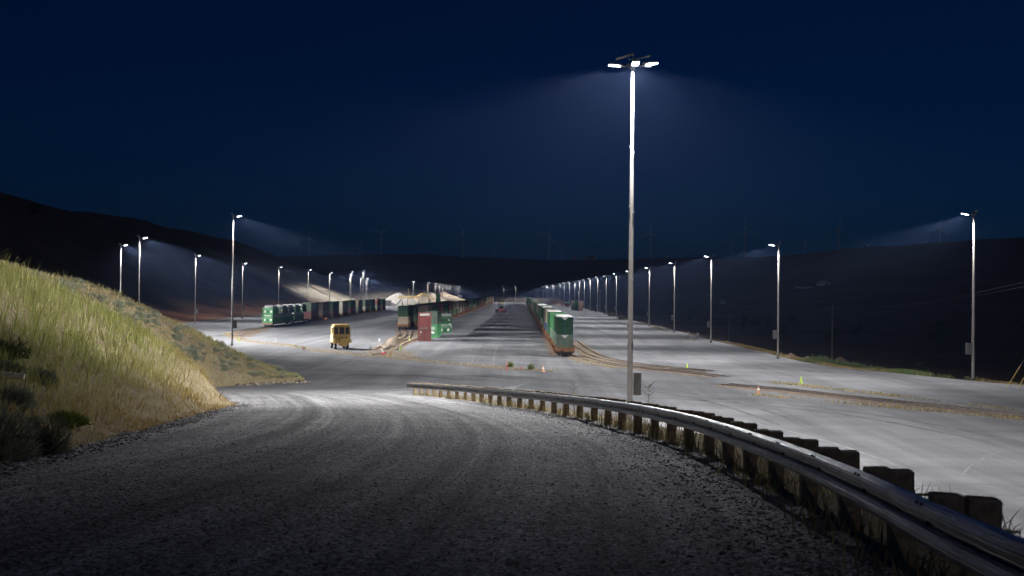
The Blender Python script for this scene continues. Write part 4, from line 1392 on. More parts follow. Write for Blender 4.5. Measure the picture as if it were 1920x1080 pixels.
# large near bushes at the lower left
NEAR = [(-2, 850, 16.6, .52, 1.05, 'big grey-green bush cut by the left edge of the photo, beside the road', SAGE),
        (76, 842, 18.0, .44, .78, 'dark rounded bush on the road edge, right of the biggest one', (.20, .21, .15)),
        (28, 772, 21.5, .40, .50, 'grey-green bush just above the two big roadside bushes', SAGE),
        (8, 700, 25, .38, .42, 'dull bush half hidden in tall grass at the left edge', (.19, .20, .14)),
        (6, 672, 29, .62, .62, 'dark green bush at the left edge, highest on the bank', (.09, .12, .045)),
        (78, 728, 27, .40, .42, 'pale sage bush standing in the yellow grass of the bank', (.23, .25, .18)),
        (118, 775, 22.5, .45, .34, 'low green leafy bush behind the dark rounded one', (.17, .22, .05))]
for i, (px, py, Yt, rad, hg, lab, colr) in enumerate(NEAR):
    p = at(px, py, Yt)
    zb = float(bank_z(np.array([p.x]), np.array([p.y]))[0])
    o = link('bush', bush_mesh('bush', rad, hg, 3600, colr, 40 + i, .022), None, (p.x, p.y, zb - .08))
    tag(o, lab, 'bush', 'large bushes on the near bank')
# pale drain pipe end on the bank
p = at(5, 691, 24)
o = MB().tube((-.8, -.1, .15), (.45, .15, .0), .07, n=10).build('drain_pipe', M['white'])
o.location = (p.x, p.y, float(bank_z(np.array([p.x]), np.array([p.y]))[0]) + .15)
tag(o, 'short white pipe lying in the grass at the left edge', 'pipe')

# weeds round the guardrail and down the fill slope
r = np.random.default_rng(88)
n = 9000
yy = 5 + 62 * r.random(n) ** 1.2
off = np.where(r.random(n) < .25, r.normal(.15, .18, n), r.uniform(.3, 4.5, n))
clump = np.clip(.5 + 1.6 * fbm(yy * 1.0, off, 1.1, 401), 0, 1)
k = r.random(n) < .15 + clump
yy, off = yy[k], off[k]
xx = rail_x(yy) + off
z0 = road_z(yy)
zz = np.where(off > 1.8, z0 - (off - 1.8) / 1.5, z0)
k = zz > 0
xx, yy, zz, off = xx[k], yy[k], zz[k], off[k]
col = lerp_col((0.36, 0.27, 0.13), (0.17, 0.19, 0.07), (r.random(len(xx)) < .18).astype(float)) * (.6 + .7 * r.random(len(xx)))[:, None]
Vv, Ff, Cc = blades(np.stack([xx, yy, zz], 1), .12 + .26 * r.random(len(xx)), .009, col, .5, 9, (0, 0))
o = link('roadside_weeds', np_mesh('roadside_weeds', Vv, Ff, M['veg'], {'Col': Cc}))
tag(o, kind='stuff')
p, t, nr = rail_frame(7.7)
q = p + nr * 1.35
o = link('bush', bush_mesh('bush', .42, .8, 1500, (.10, .12, .06), 90, .03), None, (q.x, q.y, q.z - .45))
tag(o, 'small leafy bush peeping up behind the nearest guardrail posts', 'bush')
# tall thin weeds behind the rail near the tall pole
for px, Yt, lab in ((1075, 37, 'thin dry weed stalk behind the rail, left of the tall pole'), (1215, 27.5, 'thin dry weed stalk behind the rail, right of the tall pole')):
    p = at(px, 740, Yt)
    z0 = float(road_z(Yt)) - (max(p.x - float(rail_x(Yt)) - 1.8, 0)) / 1.5
    mb = MB().tube((0, 0, 0), (.03, 0, 1.3), .008, .004, n=5)
    for k in range(26):
        a, zz_ = random.uniform(0, 6.28), random.uniform(.75, 1.4)
        mb.tube((.02, 0, zz_ - .15), (.02 + .22 * math.cos(a), .22 * math.sin(a), zz_), .006, .002, n=4)
    o = mb.build('weed_stalk', simple('dry_weed', (.34, .24, .10), .9))
    o.location = (p.x, Yt, z0)
    tag(o, lab, 'plant')

# green and dry vegetation along the right yard edge
r = np.random.default_rng(99)
n = 26000
yy = 95 + 110 * r.random(n) ** 1.4
dd = np.abs(r.normal(0, 1.7, n)) + .1
xx = yard_right(yy) + dd
k = (np.clip(.5 + 1.5 * fbm(xx, yy, 4, 501), 0, 1) > r.random(n) * .8)
xx, yy, dd = xx[k], yy[k], dd[k]
zz = terrain_z(xx, yy)
gr_ = np.clip(.5 + 1.8 * fbm(xx, yy, 9, 511), 0, 1) * smooth01((yy - 108) / 8) * smooth01((150 - yy) / 10)
col = lerp_col((0.36, 0.27, 0.12), (0.14, 0.19, 0.07), gr_) * (.6 + .7 * r.random(len(xx)))[:, None]
Vv, Ff, Cc = blades(np.stack([xx, yy, zz], 1), (.2 + .35 * gr_) * (.5 + r.random(len(xx))), .03, col, .45, 12, (0, 0))
o = link('edge_grass', np_mesh('edge_grass', Vv, Ff, M['veg'], {'Col': Cc}))
tag(o, kind='stuff')
ES = [bush_mesh('edge_bush', .9, .6, 700, (.13, .17, .08), 120 + s, .07) for s in range(3)]
for i, (px, py) in enumerate(((1530, 676), (1548, 678), (1567, 680), (1586, 682), (1600, 684), (1622, 684), (1640, 686), (1657, 686), (1672, 688), (1688, 688), (1704, 690), (1722, 692))):
    g = ground(px, py + 1)
    o = link('edge_bush', ES[i % 3], None, (g.x, g.y, tz(g.x, g.y) + .02))
    s = .75 + .5 * random.random()
    o.scale = (s * 1.2, s, s)
    o.rotation_euler = (0, 0, i)
    tag(o, 'low green bush in the strip along the right yard edge', 'bush', 'low green bushes along the right yard edge')
# dry grass on the dirt strips and beside the tracks
P = []
for S, w in ((DS1, 1.8), (DS2, 1.2), (DS3, 1.6), (DS4, 2.8), (DS5, 1.6)):
    for p in S:
        for k in range(26): P.append((p.x + random.gauss(0, w * .45), p.y + random.gauss(0, w * .45), .04))
for a, b in ((gp((1420, 741))[0], gp((1920, 787))[0]), (gp((1440, 716))[0], gp((1900, 768))[0]), (gp((1290, 640))[0] + Vector((1, 0, 0)), Vector((43, 330, 0)))):
    for k in range(2200):
        f_ = random.random()
        q = a.lerp(b, f_)
        if float(fbm(q.x, q.y, 5, 91, 3)) < random.uniform(-.35, .35): continue
        P.append((q.x + random.gauss(0, .55), q.y + random.gauss(0, .45), .02))
P = np.array(P)
r = np.random.default_rng(5)
col = lerp_col((0.46, 0.36, 0.18), (0.22, 0.24, 0.09), (r.random(len(P)) < .18).astype(float)) * (.6 + .7 * r.random(len(P)))[:, None]
Vv, Ff, Cc = blades(P, .06 + .20 * r.random(len(P)) ** 1.5, .03, col, .5, 15, (0, 0))
o = link('track_grass', np_mesh('track_grass', Vv, Ff, M['veg'], {'Col': Cc}))
tag(o, kind='stuff')
for px, py, lab in ((957, 690, 'small green shrub beside the red marker post'), (996, 694, 'tiny pale green shrub on the dirt strip by the orange cone')):
    g = ground(px, py)
    o = link('shrub', bush_mesh('shrub', .30, .60, 500, (.20, .23, .10), int(px), .06), None, (g.x, g.y, .05))
    tag(o, lab, 'bush')

# ------------------------------------------------------------------ loose stones on the road
def stones(n, seed, ysel, xsel, smin, smax):
    r = np.random.default_rng(seed)
    base = np.array([(1, 0, 0), (-1, 0, 0), (0, 1, 0), (0, -1, 0), (0, 0, 1), (0, 0, -1), (.7, .7, .25), (-.7, .7, .25), (.7, -.7, .25), (-.7, -.7, .25)], float)
    tri = np.array([(4, 0, 6), (4, 6, 2), (4, 2, 7), (4, 7, 1), (4, 1, 9), (4, 9, 3), (4, 3, 8), (4, 8, 0), (5, 6, 0), (5, 2, 6), (5, 7, 2), (5, 1, 7), (5, 9, 1), (5, 3, 9), (5, 8, 3), (5, 0, 8)])
    yy = ysel(r, n)
    xx = xsel(r, yy)
    s = smin + (smax - smin) * r.random(n) ** 2.6
    a = r.random(n) * 2 * PI
    jit = .65 + .7 * r.random((n, 10, 1))
    V = base[None] * jit * s[:, None, None] * np.stack([.8 + .5 * r.random(n), .7 + .5 * r.random(n), .45 + .4 * r.random(n)], 1)[:, None]
    ca, sa = np.cos(a)[:, None], np.sin(a)[:, None]
    X = V[..., 0] * ca - V[..., 1] * sa
    Yv = V[..., 0] * sa + V[..., 1] * ca
    cam_ = 0.06 * np.sin(np.clip((xx - rail_x(yy)) / -14, 0, 1) * PI) + .05 * fbm(xx, yy, 3.0, 5, 3)
    zz = road_z(yy) + cam_ + s * .18
    V = np.stack([X + xx[:, None], Yv + yy[:, None], V[..., 2] + zz[:, None]], -1).reshape(-1, 3)
    Ft = (np.arange(n)[:, None, None] * 10 + tri[None]).reshape(-1, 3)
    sh = (.4 + 1.9 * r.random(n) ** 1.3) * np.where(r.random(n) < .05, 2.2, 1)
    C = np.repeat((sh[:, None] * np.array([[.17, .166, .166]])), 10, 0)
    return V, Ft, C
def make_stone_mat():
    m, n, l, b = new_mat('loose_stone')
    a = n.new('ShaderNodeAttribute')
    a.attribute_name = 'Col'
    l.new(a.outputs['Color'], b.inputs['Base Color'])
    b.inputs['Roughness'].default_value = 0.8
    return m
M['loose'] = make_stone_mat()
V1, F1, C1 = stones(26000, 1, lambda r, n: 5 + 45 * r.random(n) ** 1.7, lambda r, y: foot_x(y) - .2 + (rail_x(y) + .5 - foot_x(y)) * r.random(len(y)), .006, .019)
V2, F2, C2 = stones(8000, 2, lambda r, n: 5 + 45 * r.random(n) ** 1.3, lambda r, y: rail_x(y) - .45 + .55 * np.abs(r.normal(0, 1, len(y))) * np.where(r.random(len(y)) < .6, 1, -1), .007, .030)
V3, F3, C3 = stones(3500, 3, lambda r, n: 8 + 40 * r.random(n) ** 1.2, lambda r, y: foot_x(y) + r.normal(.25, .3, len(y)), .010, .050)
F2 = F2 + len(V1)
F3 = F3 + len(V1) + len(V2)
o = link('loose_gravel', np_mesh('loose_gravel', np.concatenate([V1, V2, V3]), np.concatenate([F1, F2, F3]), M['loose'], {'Col': np.concatenate([C1, C2, C3])}))
tag(o, kind='stuff')
# broken rock along the far toe of the hill
r = np.random.default_rng(31)
PV, PF, PC = [], [], []
for k in range(420):
    t = r.random()
    i = 11 + t * 1.0
    a, b = POLY[11], POLY[12]
    q = a + (b - a) * t + r.normal(0, .45, 2)
    PV.append((q[0], q[1]))
PV = np.array(PV)
Vs, Fs, Cs = stones(len(PV), 8, lambda r_, n: PV[:, 1], lambda r_, y: PV[:, 0], .06, .30)
o = link('toe_rubble', np_mesh('toe_rubble', Vs, Fs, M['loose'], {'Col': Cs * np.array([1.1, .95, .75])}))
tag(o, kind='stuff')
# pale scrap on the road
g = at(961, 1033, 7.9)
o = MB().cbox((0, 0, .012), (.11, .05, .025), .008).build('scrap_of_wood', M['pile'])
o.location = (g.x, g.y, float(road_z(g.y)) + .075)
o.rotation_euler = (0, 0, .2)
tag(o, 'small pale chip of wood lying on the dark gravel road', 'scrap')

# ------------------------------------------------------------------ cones and markers
def cone(px, py, hgt, m1, m2, label, band=False):
    g = ground(px, py)
    r = thing('traffic_cone', (g.x, g.y, .005), label, 'traffic cone', random.uniform(0, 1), 'traffic cones standing about the yard')
    MB().cbox((0, 0, .025), (.42, .42, .05), .02).lathe([(.17, .05), (.13, hgt * .25), (.05, hgt * .95), (.035, hgt)], n=12).build('cone_body', m1, r)
    MB().lathe([(.131 - .0, hgt * .42), (.085, hgt * .68)] if False else [(.125, hgt * .45), (.095, hgt * .68)], n=12).build('reflective_band', m2, r)
    return r
cone(1502, 719, .80, M['lime'], M['lime'], 'lime cone standing at the shiny rails of the right-hand crossing')
cone(1288, 692, .75, M['lime'], M['lime'], 'lime cone right of the tall pole on the open paving')
cone(1422, 738, .75, M['orange'], M['white'], 'faded orange and white cone at the near rail of the right crossing')
cone(1018, 697, .80, M['orange'], M['white'], 'orange and white cone at the end of the dirt strip before the green train')
cone(751, 656, 1.15, M['lime'], M['white'], 'tall lime and white cone right of the middle crossing')
cone(695, 655, .9, M['white'], M['white'], 'white cone just right of the yellow machine')
cone(768, 641, 1.0, M['lime'], M['white'], 'lime cone close to the red ground container')
cone(712, 641, .75, M['white'], M['white'], 'white cone left of the middle train mound')
cone(448, 641, .95, M['lime'], M['white'], 'lime cone beside the foot of the nearest left pole')
cone(517.5, 640, .7, M['white'], M['white'], 'white cone below the tarped bins of the tarped-bin train')
cone(569, 656, .7, M['orange'], M['white'], 'pale orange cone at the left end of the dirt strip')
g = ground(950, 694)
r_ = thing('marker_post', (g.x, g.y, 0), 'thin red and white marker post standing on the dirt strip', 'marker post')
MB().tube((0, 0, 0), (0, 0, 1.0), .055, n=10).build('post', M['redp'], r_)
MB().tube((0, 0, .70), (0, 0, .82), .06, n=10).build('reflective_band', M['white'], r_)
g = ground(977, 693)
tag(MB().tube((0, 0, 0), (0, 0, .35), .05, n=8).build('marker_stub', M['redp']), 'short red stub in the dirt strip left of the orange cone', 'marker post').location = (g.x, g.y, 0)
g = ground(719, 667)
r_ = thing('barrier', (g.x, g.y, 0), 'small toppled red and white barrier in the dirt by the middle crossing', 'barrier', .5)
MB().box((0, 0, .35), (.75, .12, .3), Matrix.Rotation(R(-20), 3, 'Y')).build('panel', M['redp'], r_)
MB().box((-.2, 0, .75), (.2, .1, .75), Matrix.Rotation(R(-30), 3, 'Y')).build('leg', M['white'], r_)
g = ground(729, 670)
r_ = thing('derail_sign', (g.x, g.y, 0), 'small yellow frame standing beside the red and white barrier', 'sign', .3)
MB().tube((-.35, 0, .05), (.1, 0, .9), .06, n=6).tube((.1, 0, .9), (.4, 0, .75), .06, n=6).tube((.4, 0, .75), (.4, 0, .05), .06, n=6).box((0, 0, .12), (.8, .3, .12)).build('frame', M['yellow'], r_)
g = ground(739, 670)
o = MB().box((0, 0, .09), (1.1, .25, .14)).box((.5, 0, .16), (.1, .25, .1)).build('plank', M['white'])
o.location = (g.x, g.y, .02)
tag(o, 'white plank lying on the dirt beside the yellow frame', 'plank')

# ------------------------------------------------------------------ yellow rail shunter
g = ground(638, 656)
sh = thing('rail_shunter', (g.x, g.y + 1.5, 0), 'yellow rail shunting machine with a three-window cab parked on the paving', 'vehicle', R(19))
body = MB()
body.box((0, 2.3, 1.25), (2.5, 5.4, .5)).cbox((.25, -.35, 1.78), (1.25, .8, .9), .08).box((0, .2, 1.5), (2.7, .5, .45))
body.box((-1.25, -.25, 1.32), (.5, .7, .55)).box((1.25, -.25, 1.32), (.5, .7, .55))
body.box((.1, -.55, .95), (1.5, .5, .3)).tube((-.75, -.4, .8), (.75, -.4, .62), .10, n=8).tube((0, -.5, .9), (0, -1.1, .75), .12, n=8).box((-.45, -.3, 1.75), (.08, .6, 1.0), Matrix.Rotation(R(18), 3, 'Y'))
body.box((0, -.6, .72), (.7, .3, .35)).box((.0, .1, 1.05), (2.0, .4, .25))
body.build('body', M['yellow'], sh)
cab = MB()
pts = [(-1.42, 1.75), (-1.42, 3.55), (-1.12, 3.95), (1.12, 3.95), (1.42, 3.55), (1.42, 1.75)]
cab.prism(pts, .15, 2.6).prism([(-1.30, 3.90), (1.30, 3.90), (1.05, 4.06), (-1.05, 4.06)], .0, 2.7)
cab.build('cab', M['yellow'], sh)
for cx_, w in ((-.90, .62), (0, .80), (.90, .62)):
    w_ = MB().cbox((cx_, .125, 3.05), (w, .05, 1.15), .02).build('window', M['glass'], sh)
wip = MB().tube((-.1, .08, 3.6), (.12, .08, 3.0), .02, n=5)
wip.build('wiper', M['dark'], sh)
MB().box((-1.44, 1.0, 3.1), (.05, .8, .9)).build('window', M['glass'], sh)
MB().box((-1.45, 1.4, 1.75), (.10, 2.2, 1.1)).build('side_panel', M['yellow2'], sh)  # left side painted paler than the body, as if lit from the left
for s in (-.2, .35):
    h = MB().tube((s + .17, -.77, 1.95), (s + .17, -.72, 1.95), .17, n=14).build('headlight', M['glass'], sh)
for x in (-1.15, 1.15): MB().lathe([(.08, 0), (.08, .16), (.03, .2)], (x, .5, 3.9), 10).build('beacon', M['redp'], sh)
MB().tube((.05, .3, 4.0), (.05, .3, 4.35), .03, n=6).build('antenna', M['dark'], sh)
for x in (-1.0, 1.0):
    for y in (.6, 4.1):
        w_ = MB().tube((x - .17, y, .52), (x + .17, y, .52), .52, n=18).build('wheel', M['rubber'], sh)
        MB().tube((x - .19, y, .52), (x + .19, y, .52), .28, n=14).build('rim', M['rim'], w_)

# ------------------------------------------------------------------ distant container handler
g = ground(940, 586.5)
rh = thing('container_handler', (g.x, g.y, 0), 'distant red container handler with a tall dark mast on the paving', 'vehicle', R(10))
MB().cbox((0, 1.5, 1.4), (3.0, 5.5, 1.1), .1).box((.5, -1.0, 1.1), (1.8, .9, 1.2)).build('body', M['red'], rh)
MB().cbox((.3, 2.0, 2.6), (1.6, 1.6, 1.7), .1).build('cab', M['glass'], rh)
ms = MB()
for x in (-1.45, .95): ms.box((x - .05, -1.4, 3.7), (.30, .4, 7.2))
for z in (7.2, 5.6, 4.2, 2.0): ms.box((-.3, -1.4, z), (2.6, .35, .35))
ms.build('mast', M['steel'], rh)
MB().box((-.3, -1.8, 4.7), (2.9, .5, .5)).box((-.3, -2.1, 4.4), (2.4, .4, .3)).build('spreader', M['yellow2'], rh)
for x in (-2.0, 1.6):
    for y in (-.5, 3.4):
        w_ = MB().tube((x - .4, y, .8), (x + .4, y, .8), .8, n=18).build('wheel', M['rubber'], rh)
        MB().tube((x - .42, y, .8), (x + .42, y, .8), .4, n=12).build('rim', M['rim'], w_)

# ------------------------------------------------------------------ aggregate heaps and conveyor far left
def heap(name, c, rx, ry_, h, mat, label, seed, cat='heap', flat=1.15):
    n = 48
    V = []
    for j in range(15):
        for i in range(n):
            a, q = 2 * PI * i / n, j / 14
            rr = 1 + .12 * math.sin(3 * a + seed) + .06 * math.sin(7 * a + seed * 2)
            V.append((math.cos(a) * rx * q * rr, math.sin(a) * ry_ * q * rr, max(h * (1 - q ** flat) * (1 + .15 * float(fbm(math.cos(a) * q * 20, math.sin(a) * q * 20, 6, seed))) - .05, -.3)))
    i = np.arange(15 * n).reshape(15, n)
    i2 = np.concatenate([i, i[:, :1]], 1)
    Fq = np.stack([i2[:-1, :-1], i2[:-1, 1:], i2[1:, 1:], i2[1:, :-1]], -1).reshape(-1, 4)
    o = link(name, np_mesh(name, V, Fq, mat, smooth=True), None, c)
    tag(o, label, cat)
    return o
p = at(735, 570, 800)
heap('embankment', (p.x, 800, -.5), 52, 42, 13.2, M['slope'], 'wide pale flat-topped embankment lit behind the heaps and clustered lamp poles', 4, 'embankment', 3.2)
p = at(748, 570, 712)
heap('aggregate_heap', (p.x, 712, 0), 17, 18, 8.6, M['pile'], 'broad pale heap of aggregate lit beyond the tarped-bin train', 3)
p = at(722, 572, 680)
heap('aggregate_heap', (p.x, 680, 0), 9, 10, 4.5, M['pile'], 'small pale heap at the left foot of the broad aggregate heap', 5)
p = at(790, 570, 740)
heap('aggregate_heap', (p.x, 740, 0), 16, 20, 8.5, M['dirt'], 'brown earth heap under the yellow conveyor', 7)
p = at(832, 568, 860)
heap('aggregate_heap', (p.x, 860, 0), 26, 30, 9.5, M['dirt'], 'long brown earth heap below the far row of small lamp poles', 9)
# conveyor
cv = thing('conveyor', (0, 690, 0), 'yellow elevated conveyor with an arched bridge beyond the middle train', 'conveyor')
a, b, c_, d_, e_, f_ = [at(px, py, 690) for px, py in ((746, 558.5), (783, 558.5), (792, 552.5), (798, 552.5), (806, 559.5), (815, 562))]
mb = MB()
for p0, p1 in ((a, b), (b, c_), (c_, d_), (d_, e_), (e_, f_)):
    q0, q1 = Vector((p0.x, 0, p0.z)), Vector((p1.x, 0, p1.z))
    for dz in (0, .9): mb.tube(q0 + Vector((0, 0, dz)), q1 + Vector((0, 0, dz)), .28, n=6)
    n = max(2, int((q1 - q0).length / 1.6))
    for k in range(n + 1):
        q = q0.lerp(q1, k / n)
        mb.tube(q, q + Vector((0, 0, .9)), .12, n=5)
mb.build('truss', M['conv'], cv)
lg = MB()
for px in (765, 785, 805):
    q = at(px, 560, 690)
    for s in (-.6, .6): lg.tube((q.x + s, 0, 0), (q.x + s * .4, 0, q.z), .22, n=6)
q0, q1 = at(743, 570, 690), at(753, 561, 690)
lg.tube((q0.x, 0, .3), (q1.x, 0, q1.z), .5, n=6).tube((q1.x, 0, q1.z), (q1.x + 1, 0, 0), .3, n=6)
lg.build('support_leg', M['steel'], cv)
p = at(766, 560, 660)
o = MB().tube((0, 0, 0), (0, 0, at(766, 541, 660).z), .16, .08, n=8).box((0, 0, .5), (.5, .5, 1)).build('mast', M['conv'])
o.location = (p.x, 660, 0)
tag(o, 'thin yellow mast standing in front of the conveyor', 'mast')
pr = [at(px, py, 690) for px, py in ((706, 569), (706, 561), (707.5, 558.5), (710, 559.5), (712.5, 562), (713, 566))]
mb = MB()
for p0, p1 in zip(pr[:-1], pr[1:]): mb.tube((p0.x - pr[0].x, 0, max(p0.z, 0)), (p1.x - pr[0].x, 0, max(p1.z, 0)), .38, n=8)
o = mb.build('bent_duct', M['steel'])
o.location = (pr[0].x, 690, 0)
tag(o, 'dark bent duct rising at the rear of the tarped-bin train', 'duct')
p = at(727.5, 566, 655)
r_ = thing('equipment_shed', (p.x, 655, 0), 'small dark shed in front of the pale lit slope', 'shed')
MB().box((0, 1.5, 1.9), (3.4, 3, 3.8)).build('wall', M['steel'], r_)
MB().box((0, 1.5, 3.9), (3.8, 3.4, .2)).build('roof', M['housing'], r_)
p = at(862, 563, 930)
r_ = thing('hopper_tower', (p.x, 930, 0), 'small hopper tower standing at the far end of the heaps', 'tower')
MB().box((0, 0, 5.6), (3.6, 3, 3.0)).build('hopper', M['steel'], r_)
m_ = MB()
for x in (-1.6, 1.6):
    for y in (-1.3, 1.3): m_.box((x, y, 2.0), (.4, .4, 4.2))
m_.build('frame', M['pile'], r_)

# ------------------------------------------------------------------ far right bits
p = at(1036, 566, 820)
heap('soil_mound', (p.x + 4, 820, -.5), 12, 45, 6.0, M['redsoil'], 'long red soil mound under the far right lamp poles', 13, 'mound')
p = ground(1063.5, 576)
r_ = thing('cabin', (p.x, p.y, 0), 'small pale green site cabin beside the right pole row', 'cabin')
MB().cbox((0, 0, 1.5), (2.6, 2.2, 2.4), .1).build('wall', M['dark'], r_)
MB().lathe([(1.4, 2.7), (1.3, 3.0), (.9, 3.35), (.1, 3.5)], n=10).build('roof', M['teal'], r_)
MB().box((.3, -1.2, .8), (1.6, .3, 1.6)).build('crate', M['redsoil'], r_)
for px, py, s, lab in ((1478, 672, 0.8, 'brown rubble mound behind the second right pole'), (1510, 674, .6, 'small brown rubble mound at the right yard edge'), (1574, 676, .6, 'flat brown rubble mound behind the low green bushes')):
    q = ground(px, py)
    heap('rubble_mound', (q.x + 1.5, q.y + 4, -.35), 1.7 * s, 1.4 * s, 1.2 * s, M['rubble'], lab, int(px), 'mound')
for px, py, lab in ((1163, 599, 'scrubby pale bush at the foot of a right-row pole, left one'), (1145, 593, 'scrubby pale bush further along the right pole row')):
    q = ground(px, py)
    o = link('bush', bush_mesh('bush', 1.3, 1.4, 700, (.26, .24, .13), int(px), .12), None, (q.x + .5, q.y, 0))
    tag(o, lab, 'bush')

# trees in the valley and on the left hill
def tree_mesh(seed, w, h):
    r = np.random.default_rng(seed)
    n = 2600
    cen = np.stack([r.normal(0, .30, 16) * w, r.normal(0, .30, 16) * w, h * r.uniform(.28, .92, 16)], 1)
    cen[:, :2] *= (1.15 - (cen[:, 2:3] / h) * .85)
    rad = w * r.uniform(.10, .22, 16)
    i = r.integers(0, 16, n)
    dirn = r.normal(0, 1, (n, 3))
    dirn /= np.linalg.norm(dirn, axis=1, keepdims=True)
    P = cen[i] + dirn * rad[i][:, None] * (r.random((n, 1)) ** .4) * np.array([1, 1, .8])
    s = .035 * h * (.6 + .8 * r.random((n, 1)))
    a, b = r.normal(0, 1, (n, 3)) * s * .6, r.normal(0, 1, (n, 3)) * s * .6
    V = np.stack([P, P + a, P + b], 1).reshape(-1, 3)
    C = np.repeat(np.array([[.05, .06, .032]]) * (.6 + .8 * r.random((n, 1))), 3, 0)
    return np_mesh('crown', V, np.arange(n * 3).reshape(-1, 3), M['veg'], {'Col': C})
def trunk_mesh(w, h, seed):
    rr = random.Random(seed)
    mb = MB().tube((0, 0, -.3), (0, 0, h * .55), .045 * h, .022 * h, n=8)
    for k in range(5):
        a = rr.uniform(0, 6.28)
        z = h * rr.uniform(.18, .45)
        mb.tube((0, 0, z), (math.cos(a) * w * .3, math.sin(a) * w * .3, z + h * .25), .014 * h, .005 * h, n=5)
    return mb.mesh('trunk', M['bark'])
TREES = [(1611, 621, 330, 28, 24, 'round dark tree in the valley left of the utility pole gap'), (1762, 625, 320, 30, 30, 'dark rounded tree low on the right hillside'), (1487, 600, 420, 22, 17, 'broad dark tree behind the second right pole'),
         (1411, 598, 430, 22, 16, 'dark tree in the valley, right of the third right pole'), (1436, 596, 460, 16, 14, 'narrower dark tree between two broad ones in the valley'), (1394, 604, 400, 14, 26, 'upright dark tree beside the thin valley pole'),
         (1366, 591, 470, 16, 11, 'low dark tree above the thin valley pole'), (1561, 625, 300, 24, 22, 'dark tree behind the bare utility pole'), (1470, 615, 340, 18, 20, 'dark tree close to the second right pole'),
         (1298, 585, 560, 14, 12, 'small dark tree left of the third right pole'), (1722, 690, 150, 40, 34, 'large dark bush-like tree beyond the green strip'), (1755, 550, 900, 8, 5, 'tiny tree high on the right hillside, left one'),
         (1797, 545, 950, 9, 6, 'tiny tree high on the right hillside, middle one'), (1907, 588, 500, 10, 10, 'small tree at the right edge of the hillside'), (1690, 591, 500, 9, 8, 'small tree alone in the right valley'),
         (1713, 585, 520, 9, 7, 'tiny bush-sized tree beside the lone valley tree'), (155, 441, 430, 34, 14, 'dark spreading tree near the crest of the left hill'), (63, 474, 400, 30, 24, 'dark rounded tree on the left hill above the grass')]
for i, (px, py, Yt, wpx, hpx, lab) in enumerate(TREES):
    p = at(px, py, Yt)
    z = tz(p.x, Yt)
    w, h = wpx * Yt / F, hpx * Yt / F
    h += max(0.0, min(p.z - z, 2.5)) if Yt < 500 else 0
    r_ = thing('tree', (p.x, Yt, z), lab, 'tree', random.uniform(0, 6))
    link('crown', tree_mesh(700 + i, w, h), r_)
    link('trunk', trunk_mesh(w, h, i), r_)

# utility poles and wires
def upole(px, pyt, Yt, lab, arm=True):
    t = at(px, pyt, Yt)
    z = tz(t.x, Yt)
    r_ = thing('utility_pole', (t.x, Yt, z), lab, 'utility pole')
    h = t.z - z
    MB().tube((0, 0, -.3), (0, 0, h), .17, .12, n=10).build('pole', M['utility'], r_)
    if arm:
        MB().box((0, 0, h - .5), (2.4, .12, .14)).build('crossarm', M['utility'], r_)
        ins = MB()
        for x in (-1.1, -.5, .5, 1.1): ins.lathe([(.05, 0), (.07, .1), (.03, .16)], (x, 0, h - .43), 8)
        ins.build('insulator', M['dark'], r_)
    return t
t1 = upole(1561, 572, 215, 'bare wooden utility pole between the two nearest right poles')
t2 = upole(1366, 590, 300, 'thin distant utility pole right of the third right pole')
t3 = upole(1125, 545, 560, 'tiny utility pole behind the right pole row, nearer one')
t4 = upole(1085, 546, 700, 'tiny utility pole behind the right pole row, farther one')
t0 = upole(2150, 470, 80, 'utility pole just beyond the right edge of the frame')
def wire(a, b, sag, lab):
    mb = MB()
    pts = [a.lerp(b, k / 16) - Vector((0, 0, sag * 4 * (k / 16) * (1 - k / 16))) for k in range(17)]
    mb.path(pts, .016, 5)
    tag(mb.build('power_line', M['dark']), lab, 'power line', 'power lines across the right hillside')
for dx, nm in ((-1.0, 'lower'), (1.0, 'upper')):
    o_ = Vector((dx, 0, -.35))
    wire(t1 + o_, t0 + o_, 1.6, f'{nm} power line climbing from the bare utility pole to the right')
    wire(t2 + o_, t1 + o_, 1.6, f'{nm} power line between the two thin utility poles')
for i, (px, lab) in enumerate(((1886, 'yellow-sleeved guy wire at the right edge, left one'), (1907, 'yellow-sleeved guy wire at the right edge, right one'))):
    g = at(px, 703, 104)
    z = tz(g.x, 104)
    r_ = thing('guy_wire', (g.x, 104, z), lab, 'guy wire', 0, 'guy wires at the right edge')
    d = Vector((.52, 0, .85)).normalized()
    MB().tube(d * .1, d * 2.9, .045, n=8).build('sleeve', M['yellow'], r_)
    MB().tube(d * -.1, d * 11.0, .012, n=5).build('wire', M['galv'], r_)
# barn and sheds across the valley
p = at(1550, 553, 1000)
z = tz(p.x, 1000)
r_ = thing('barn', (p.x, 1000, z), 'small white gabled barn far across the dark valley', 'barn', R(15))
MB().prism([(-4.2, 0), (4.2, 0), (4.2, 2.6), (0, 4.6), (-4.2, 2.6)], 0, 12).build('wall', M['barn'], r_)
MB().prism([(-4.6, 2.5), (0, 4.75), (4.6, 2.5), (4.6, 2.7), (0, 4.98), (-4.6, 2.7)], -.4, 12.4).build('roof', M['roof'], r_)
MB().box((0, -.06, 1.2), (2.4, .12, 2.4)).build('door', M['dark'], r_)
p = at(1508, 556, 1010)
r_ = thing('long_shed', (p.x, 1010, tz(p.x, 1010)), 'long low pale shed left of the white barn', 'shed')
MB().box((0, 0, .9), (18, 5, 1.8)).build('wall', M['barn'], r_)
MB().prism([(-9.3, 1.8), (9.3, 1.8), (9.0, 2.4), (-9.0, 2.4)], -2.8, 2.8).build('roof', M['roof'], r_)
p = at(1356, 563, 950)
r_ = thing('small_shed', (p.x, 950, tz(p.x, 950)), 'tiny pale shed in the valley left of the barn', 'shed')
